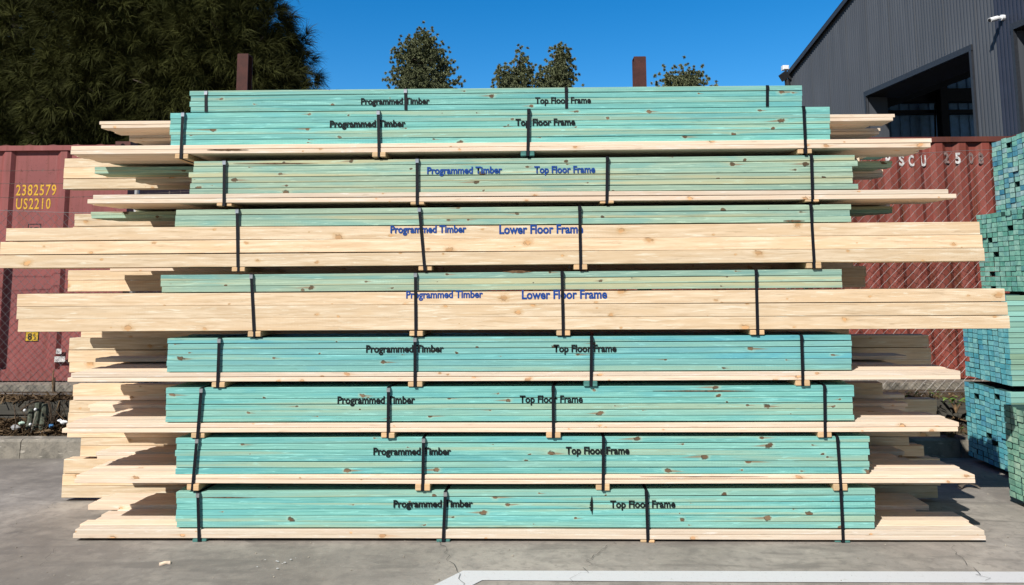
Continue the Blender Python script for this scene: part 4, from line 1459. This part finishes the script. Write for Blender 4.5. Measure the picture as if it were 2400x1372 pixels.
tree('casuarina_tree', 'dark casuarina behind the rusty post with feathery twigs against the sky', (at(540, 600, YT).x, YT, ZT),
     [blob(525, 120, YT, 1.08, 2.2), blob(592, 215, YT - .1, 0.9, 1.1), blob(470, 230, YT, 1.2, 1.5), blob(490, -40, YT + .2, 0.75, 1.4), blob(655, 175, YT, 0.36, 0.7), blob(655, 90, YT, 0.28, 0.5)],
     clusters=580, per=7, group=gT, **NEED)

YD = 34.0
GUMP = dict(mat=GUM, spread=0.25, nb=80, length=0.12, width=0.024, lift=0.2, droop=0.3, fan=1.0)


def gum(label, px, blobs, clusters, tr=0.22, per=5):
    bl = [blob(x, y, YD, rx * .82, rz * .86) for x, y, rx, rz in blobs]
    tree('gum_tree', label, (at(px, 500, YD).x, YD, ZT), bl, clusters=int(clusters * 2.0), per=per + 2, trunk_r=tr, group='distant trees above the pile', **GUMP)


k_ = (YD + 4.62) / F
gum('broad bushy distant tree, largest of those above the pile', 992,
    [(992, 120, 42 * k_, 52 * k_), (962, 130, 42 * k_, 38 * k_), (1018, 150, 42 * k_, 40 * k_), (940, 185, 34 * k_, 40 * k_), (1048, 190, 34 * k_, 40 * k_), (995, 210, 70 * k_, 60 * k_), (990, 92, 18 * k_, 25 * k_)], 170)
gum('slim pale twin-topped distant tree, left of the narrow pair in the centre', 1215,
    [(1226, 150, 16 * k_, 32 * k_), (1185, 180, 20 * k_, 28 * k_), (1222, 195, 26 * k_, 40 * k_), (1185, 215, 24 * k_, 28 * k_)], 60, 0.14)
gum('narrow upright distant tree, right of the pair in the centre', 1312,
    [(1318, 140, 20 * k_, 34 * k_), (1272, 180, 18 * k_, 24 * k_), (1315, 190, 28 * k_, 40 * k_), (1290, 212, 30 * k_, 28 * k_)], 75, 0.14)
gum('sparse distant tree between the rusty post and the warehouse', 1600,
    [(1583, 168, 9 * k_, 28 * k_), (1566, 190, 14 * k_, 20 * k_), (1616, 172, 9 * k_, 26 * k_), (1634, 188, 13 * k_, 18 * k_), (1545, 194, 9 * k_, 13 * k_), (1600, 205, 42 * k_, 16 * k_), (1675, 203, 9 * k_, 10 * k_)], 60, 0.14, 4)

# ------------------------------------------------------------------ debris, weeds and small things
random.seed(99)
LEAFB = leafmat('dead_leaves', (0.045, 0.029, 0.016), (0.17, 0.115, 0.065), (0.085, 0.058, 0.034))
N = 5200
px_ = np.where(rng.random(N) < .75, rng.uniform(-5.4, -2.6, N), rng.uniform(-2.6, 6.0, N))
py_ = YK + 0.15 + (YW - YK - .15) * rng.random(N) ** 0.7
up_ = rng.random(N) < 0.28
py_ = np.where(up_, YW + rng.uniform(-.02, .25, N), py_)
pz_ = np.where(up_, ZT + 0.01 + rng.random(N) * .03, ZK - 0.01 + rng.random(N) * 0.05 + np.maximum(0, (py_ - YW + .25)) * .25)
P3 = np.stack([px_, py_, pz_], 1)
d = norm(rng.normal(size=(N, 3)) * np.array([1, 1, .45]))
s_ = norm(np.cross(d, rng.normal(size=(N, 3))))
L_ = rng.uniform(.02, .075, (N, 1))
W_ = rng.uniform(.002, .011, (N, 1))
V = np.stack([P3 - d * L_ - s_ * W_, P3 - d * L_ + s_ * W_, P3 + d * L_ + s_ * W_ * .4, P3 + d * L_ - s_ * W_ * .4], 1).reshape(-1, 3)
tag(link('leaf_litter', np_mesh('leaf_litter', V, np.arange(N)[:, None] * 4 + np.array([0, 1, 2, 3]), rng.random(N)), LEAFB),
    'brown leaf litter and dry needles along the soil bed', 'leaf litter', kind='stuff')

# bundle of old treated posts leaning on the sleepers, with white golf-ball-like caps
OLDG = plain('old_green_timber', (0.085, 0.095, 0.072), 0.9, 0.15, var=0.4, scale=25)
YS = 2.42
sb = at(90, 1018, YS)
st = empty('post_stub', (sb.x, YS, ZK - .02), 'grey green stub of old split posts with white bolt caps beside the sleepers', 'post')
for (pa, pb, ptop) in ((57, 72, 960), (72, 87, 946), (88, 104, 948)):
    A, B, T1 = at(pa, 1018, YS), at(pb, 1018, YS), at(pa, ptop, YS)
    w_ = (B.x - A.x) / 2
    pts = [(A.x + w_ - sb.x, 0, 0), (A.x + w_ - sb.x + .004, .03, (T1.z - ZK) * .6), (A.x + w_ - sb.x, .04, T1.z - ZK + .02)]
    MB().tube(pts, [w_ * 1.02, w_ * .98, w_ * .9], 10).build('split_post', OLDG, st)
for (cx, cy) in ((58, 962), (83, 960), (71, 995)):
    p = at(cx, cy, YS - .055) - st.location
    MB().ball(p, 0.013, 6).build('bolt_cap', WHITE, st)
DRY = plain('dry_stem', (0.19, 0.125, 0.07), 0.9, 0.1, var=0.4, scale=40)
DKST = plain('dark_stem', (0.07, 0.05, 0.035), 0.9, 0.1, var=0.4, scale=40)


def stick(label, pts, Y, r, mt, nm='dry_branch'):
    P = [at(x, y, Y + dy) for x, y, dy in pts]
    o = MB().tube([p - P[0] for p in P], [r * (1 - .6 * i / len(P)) for i in range(len(P))], 5).build(nm, mt)
    o.location = P[0]
    return tag(o, label, 'branch')


stick('thin pale dry stem standing up against the chain link fence', [(124, 918, 0), (123, 895, .01), (126, 866, .02)], 2.78, 0.008, DRY)
stick('short dark stem beside the thin pale stem at the fence', [(126, 918, 0), (127, 900, 0), (128, 885, 0.01)], 2.76, 0.013, DKST)
stick('curved grey twig lying across the post stub', [(72, 1016, -.08), (80, 985, -.09), (86, 965, -.08)], YS, 0.006, plain('grey_twig', (0.26, 0.23, 0.19), 0.9, 0.1))
stick('bent brown stem left of the post stub', [(38, 1000, 0), (36, 975, 0), (33, 950, .05)], YS, 0.007, DKST)
stick('arching brown branch over the top of the post stub', [(48, 962, -.02), (62, 952, -.05), (78, 942, -.05), (100, 938, -.02), (114, 946, 0)], YS, 0.009, DKST)
stick('dark curled branch hanging right of the post stub', [(114, 940, -.02), (118, 960, -.03), (121, 985, -.03), (128, 1005, -.02)], YS, 0.012, DKST)
stick('fine dry twig right of the post stub', [(140, 940, 0), (132, 965, 0), (150, 985, 0)], YS, 0.005, DRY)
random.seed(4)
# a ragged shrub of dead stems around the stub
dm = MB()
cx0 = at(112, 1005, YS)
for i in range(70):
    a0 = Vector((cx0.x + random.gauss(0, .10), YS + random.uniform(-.05, .12), ZK))
    tt_ = a0 + Vector((random.gauss(0, .10), random.gauss(0, .05), random.uniform(.08, .27)))
    md = a0.lerp(tt_, .5) + Vector((random.gauss(0, .03), random.gauss(0, .02), .02))
    dm.tube([a0 - cx0, md - cx0, tt_ - cx0], [.004, .003, .0012], 4)
o = dm.build('dead_shrub', DKST)
o.location = cx0
tag(o, 'tangle of dead brown stems beside the green post stub', 'shrub')
scr = 0
for (cx, cy, sz, lb, mt) in ((140, 986, .020, 'crumpled white paper scrap nearest the pale boards, upper one', WHITE), (149, 990, .028, 'larger crumpled white scrap touching the pale board ends', WHITE),
                             (100, 1014, .018, 'small white scrap below the post stub', WHITE), (50, 992, .026, 'pale green plastic scrap left of the post stub', plain('mint_plastic', (0.45, 0.6, 0.5), 0.4, .4)),
                             (37, 1002, .035, 'clear grey plastic bag scrap at the left of the stub', plain('grey_plastic', (0.3, 0.3, 0.3), 0.3, .5)),
                             (120, 998, .022, 'small blue plastic scrap right of the post stub', plain('blue_plastic', (0.05, 0.16, 0.33), 0.4, .4))):
    p = at(cx, cy, YS - .07)
    bm = MB().ball((0, 0, 0), sz, 4, (1.2, .8, .7))
    bm.v = [tuple(c * random.uniform(.55, 1.25) for c in v) for v in bm.v]
    o = bm.build('scrap', mt)
    o.location = p
    tag(o, lb, 'litter')
# offcuts and marks on the slab
p = on(386, 1323)
o = board_mesh('wood_chip', .055, .03, .010)
o.materials.append(PALE)
oo = bpy.data.objects.new('wood_chip', o)
C.objects.link(oo)
oo.location = (p.x, p.y, .006)
oo.rotation_euler = (0, 0, .5)
tag(oo, 'small pale wood chip lying on the concrete at front left', 'offcut')
p = on(2272, 1146)
mb = MB()
pr = []
for i in range(9):
    t = i / 8
    pr.append((-.07 + .14 * t, .04 * math.sin(t * 3), .008 + .022 * math.sin(t * 3.14)))
for a, b in zip(pr[:-1], pr[1:]):
    mb.add([(a[0], a[1] - .03, a[2]), (b[0], b[1] - .03, b[2]), (b[0], b[1] + .03, b[2] + .012), (a[0], a[1] + .03, a[2] + .012),
            (a[0], a[1] - .03, a[2] + .005), (b[0], b[1] - .03, b[2] + .005), (b[0], b[1] + .03, b[2] + .017), (a[0], a[1] + .03, a[2] + .017)],
           [(0, 3, 2, 1), (4, 5, 6, 7), (0, 1, 5, 4), (2, 3, 7, 6)])
o = mb.build('bark_strip', BARK)
o.location = (p.x, p.y, 0.0)
tag(o, 'curled strip of bark on the concrete at the right end of the pile', 'offcut')
mb = MB()
for i in range(9):
    q_ = on(665 + random.gauss(0, 24), 1322 + random.gauss(0, 9))
    r = random.uniform(.002, .008)
    k = 7
    ring = [(q_.x + r * random.uniform(.6, 1.2) * math.cos(2 * math.pi * j / k), q_.y + r * random.uniform(.5, 1.1) * math.sin(2 * math.pi * j / k), .0088) for j in range(k)]
    mb.add(ring, [tuple(range(k))])
tag(mb.build('paint_spatter', PAINT), kind='structure')
mb = MB()
for i in range(420):
    x_, y_ = random.uniform(-4.5, 4.5), random.uniform(-2.0, YK)
    r = random.uniform(.002, .006)
    mb.ball((x_, y_, r * .5), r, 2)
tag(mb.build('grit', plain('grit_stone', (0.3, 0.27, 0.22), .9, .1, var=.4)), 'scattered grit and crumbs on the concrete', 'grit', kind='stuff')
# leafy weeds at the right end of the bed
WEED = leafmat('weed_leaves', (0.06, 0.13, 0.03), (0.16, 0.26, 0.06), (0.10, 0.19, 0.04))


def weed(label, px, py, Y, nl, ln_, wd2, hgt):
    b0 = at(px, py, Y)
    root = empty('weed', b0, label, 'plant', 'weeds in the right soil bed')
    pts, fs = [], []
    mbw, mst = MB(), MB()
    for i in range(nl):
        an = random.uniform(0, 6.28)
        h = random.uniform(.3, 1) * hgt
        a0 = Vector((random.gauss(0, .03), random.gauss(0, .03), h * .5))
        dr = Vector((math.cos(an), math.sin(an) * .6, random.uniform(.1, .7))).normalized()
        L1 = ln_ * random.uniform(.6, 1.2)
        sd_ = dr.cross(Vector((0, 0, 1))).normalized() * wd2
        m1, m2, e_ = a0 + dr * L1 * .35, a0 + dr * L1 * .7 + Vector((0, 0, -.01)), a0 + dr * L1 + Vector((0, 0, -.04))
        mbw.add([a0, m1 - sd_, m1 + sd_, m2 - sd_ * .8, m2 + sd_ * .8, e_], [(0, 1, 2), (1, 3, 4, 2), (3, 5, 4)])
        mst.tube([(0, 0, -.05), a0 * .7, a0], [.004, .003, .002], 4)
    mst.build('stem', DRY, root)
    me = mbw.mesh('foliage')
    a_ = me.attributes.new('piece', 'FLOAT', 'FACE')
    a_.data.foreach_set('value', [random.random() for _ in me.polygons])
    link('foliage', me, WEED, root)


weed('bright leafy weed touching the edge of the blue green stack', 2240, 955, 2.45, 14, .11, .016, .16)
weed('small leafy weed poking above the shaded rear boards', 2135, 930, 2.40, 7, .09, .010, .06)
weed('low grassy weed spilling over the kerb at the right', 2230, 1022, 2.15, 26, .13, .005, .10)
weed('sparse weed with curled stems below the sleepers at right', 2185, 935, 2.50, 12, .08, .006, .12)
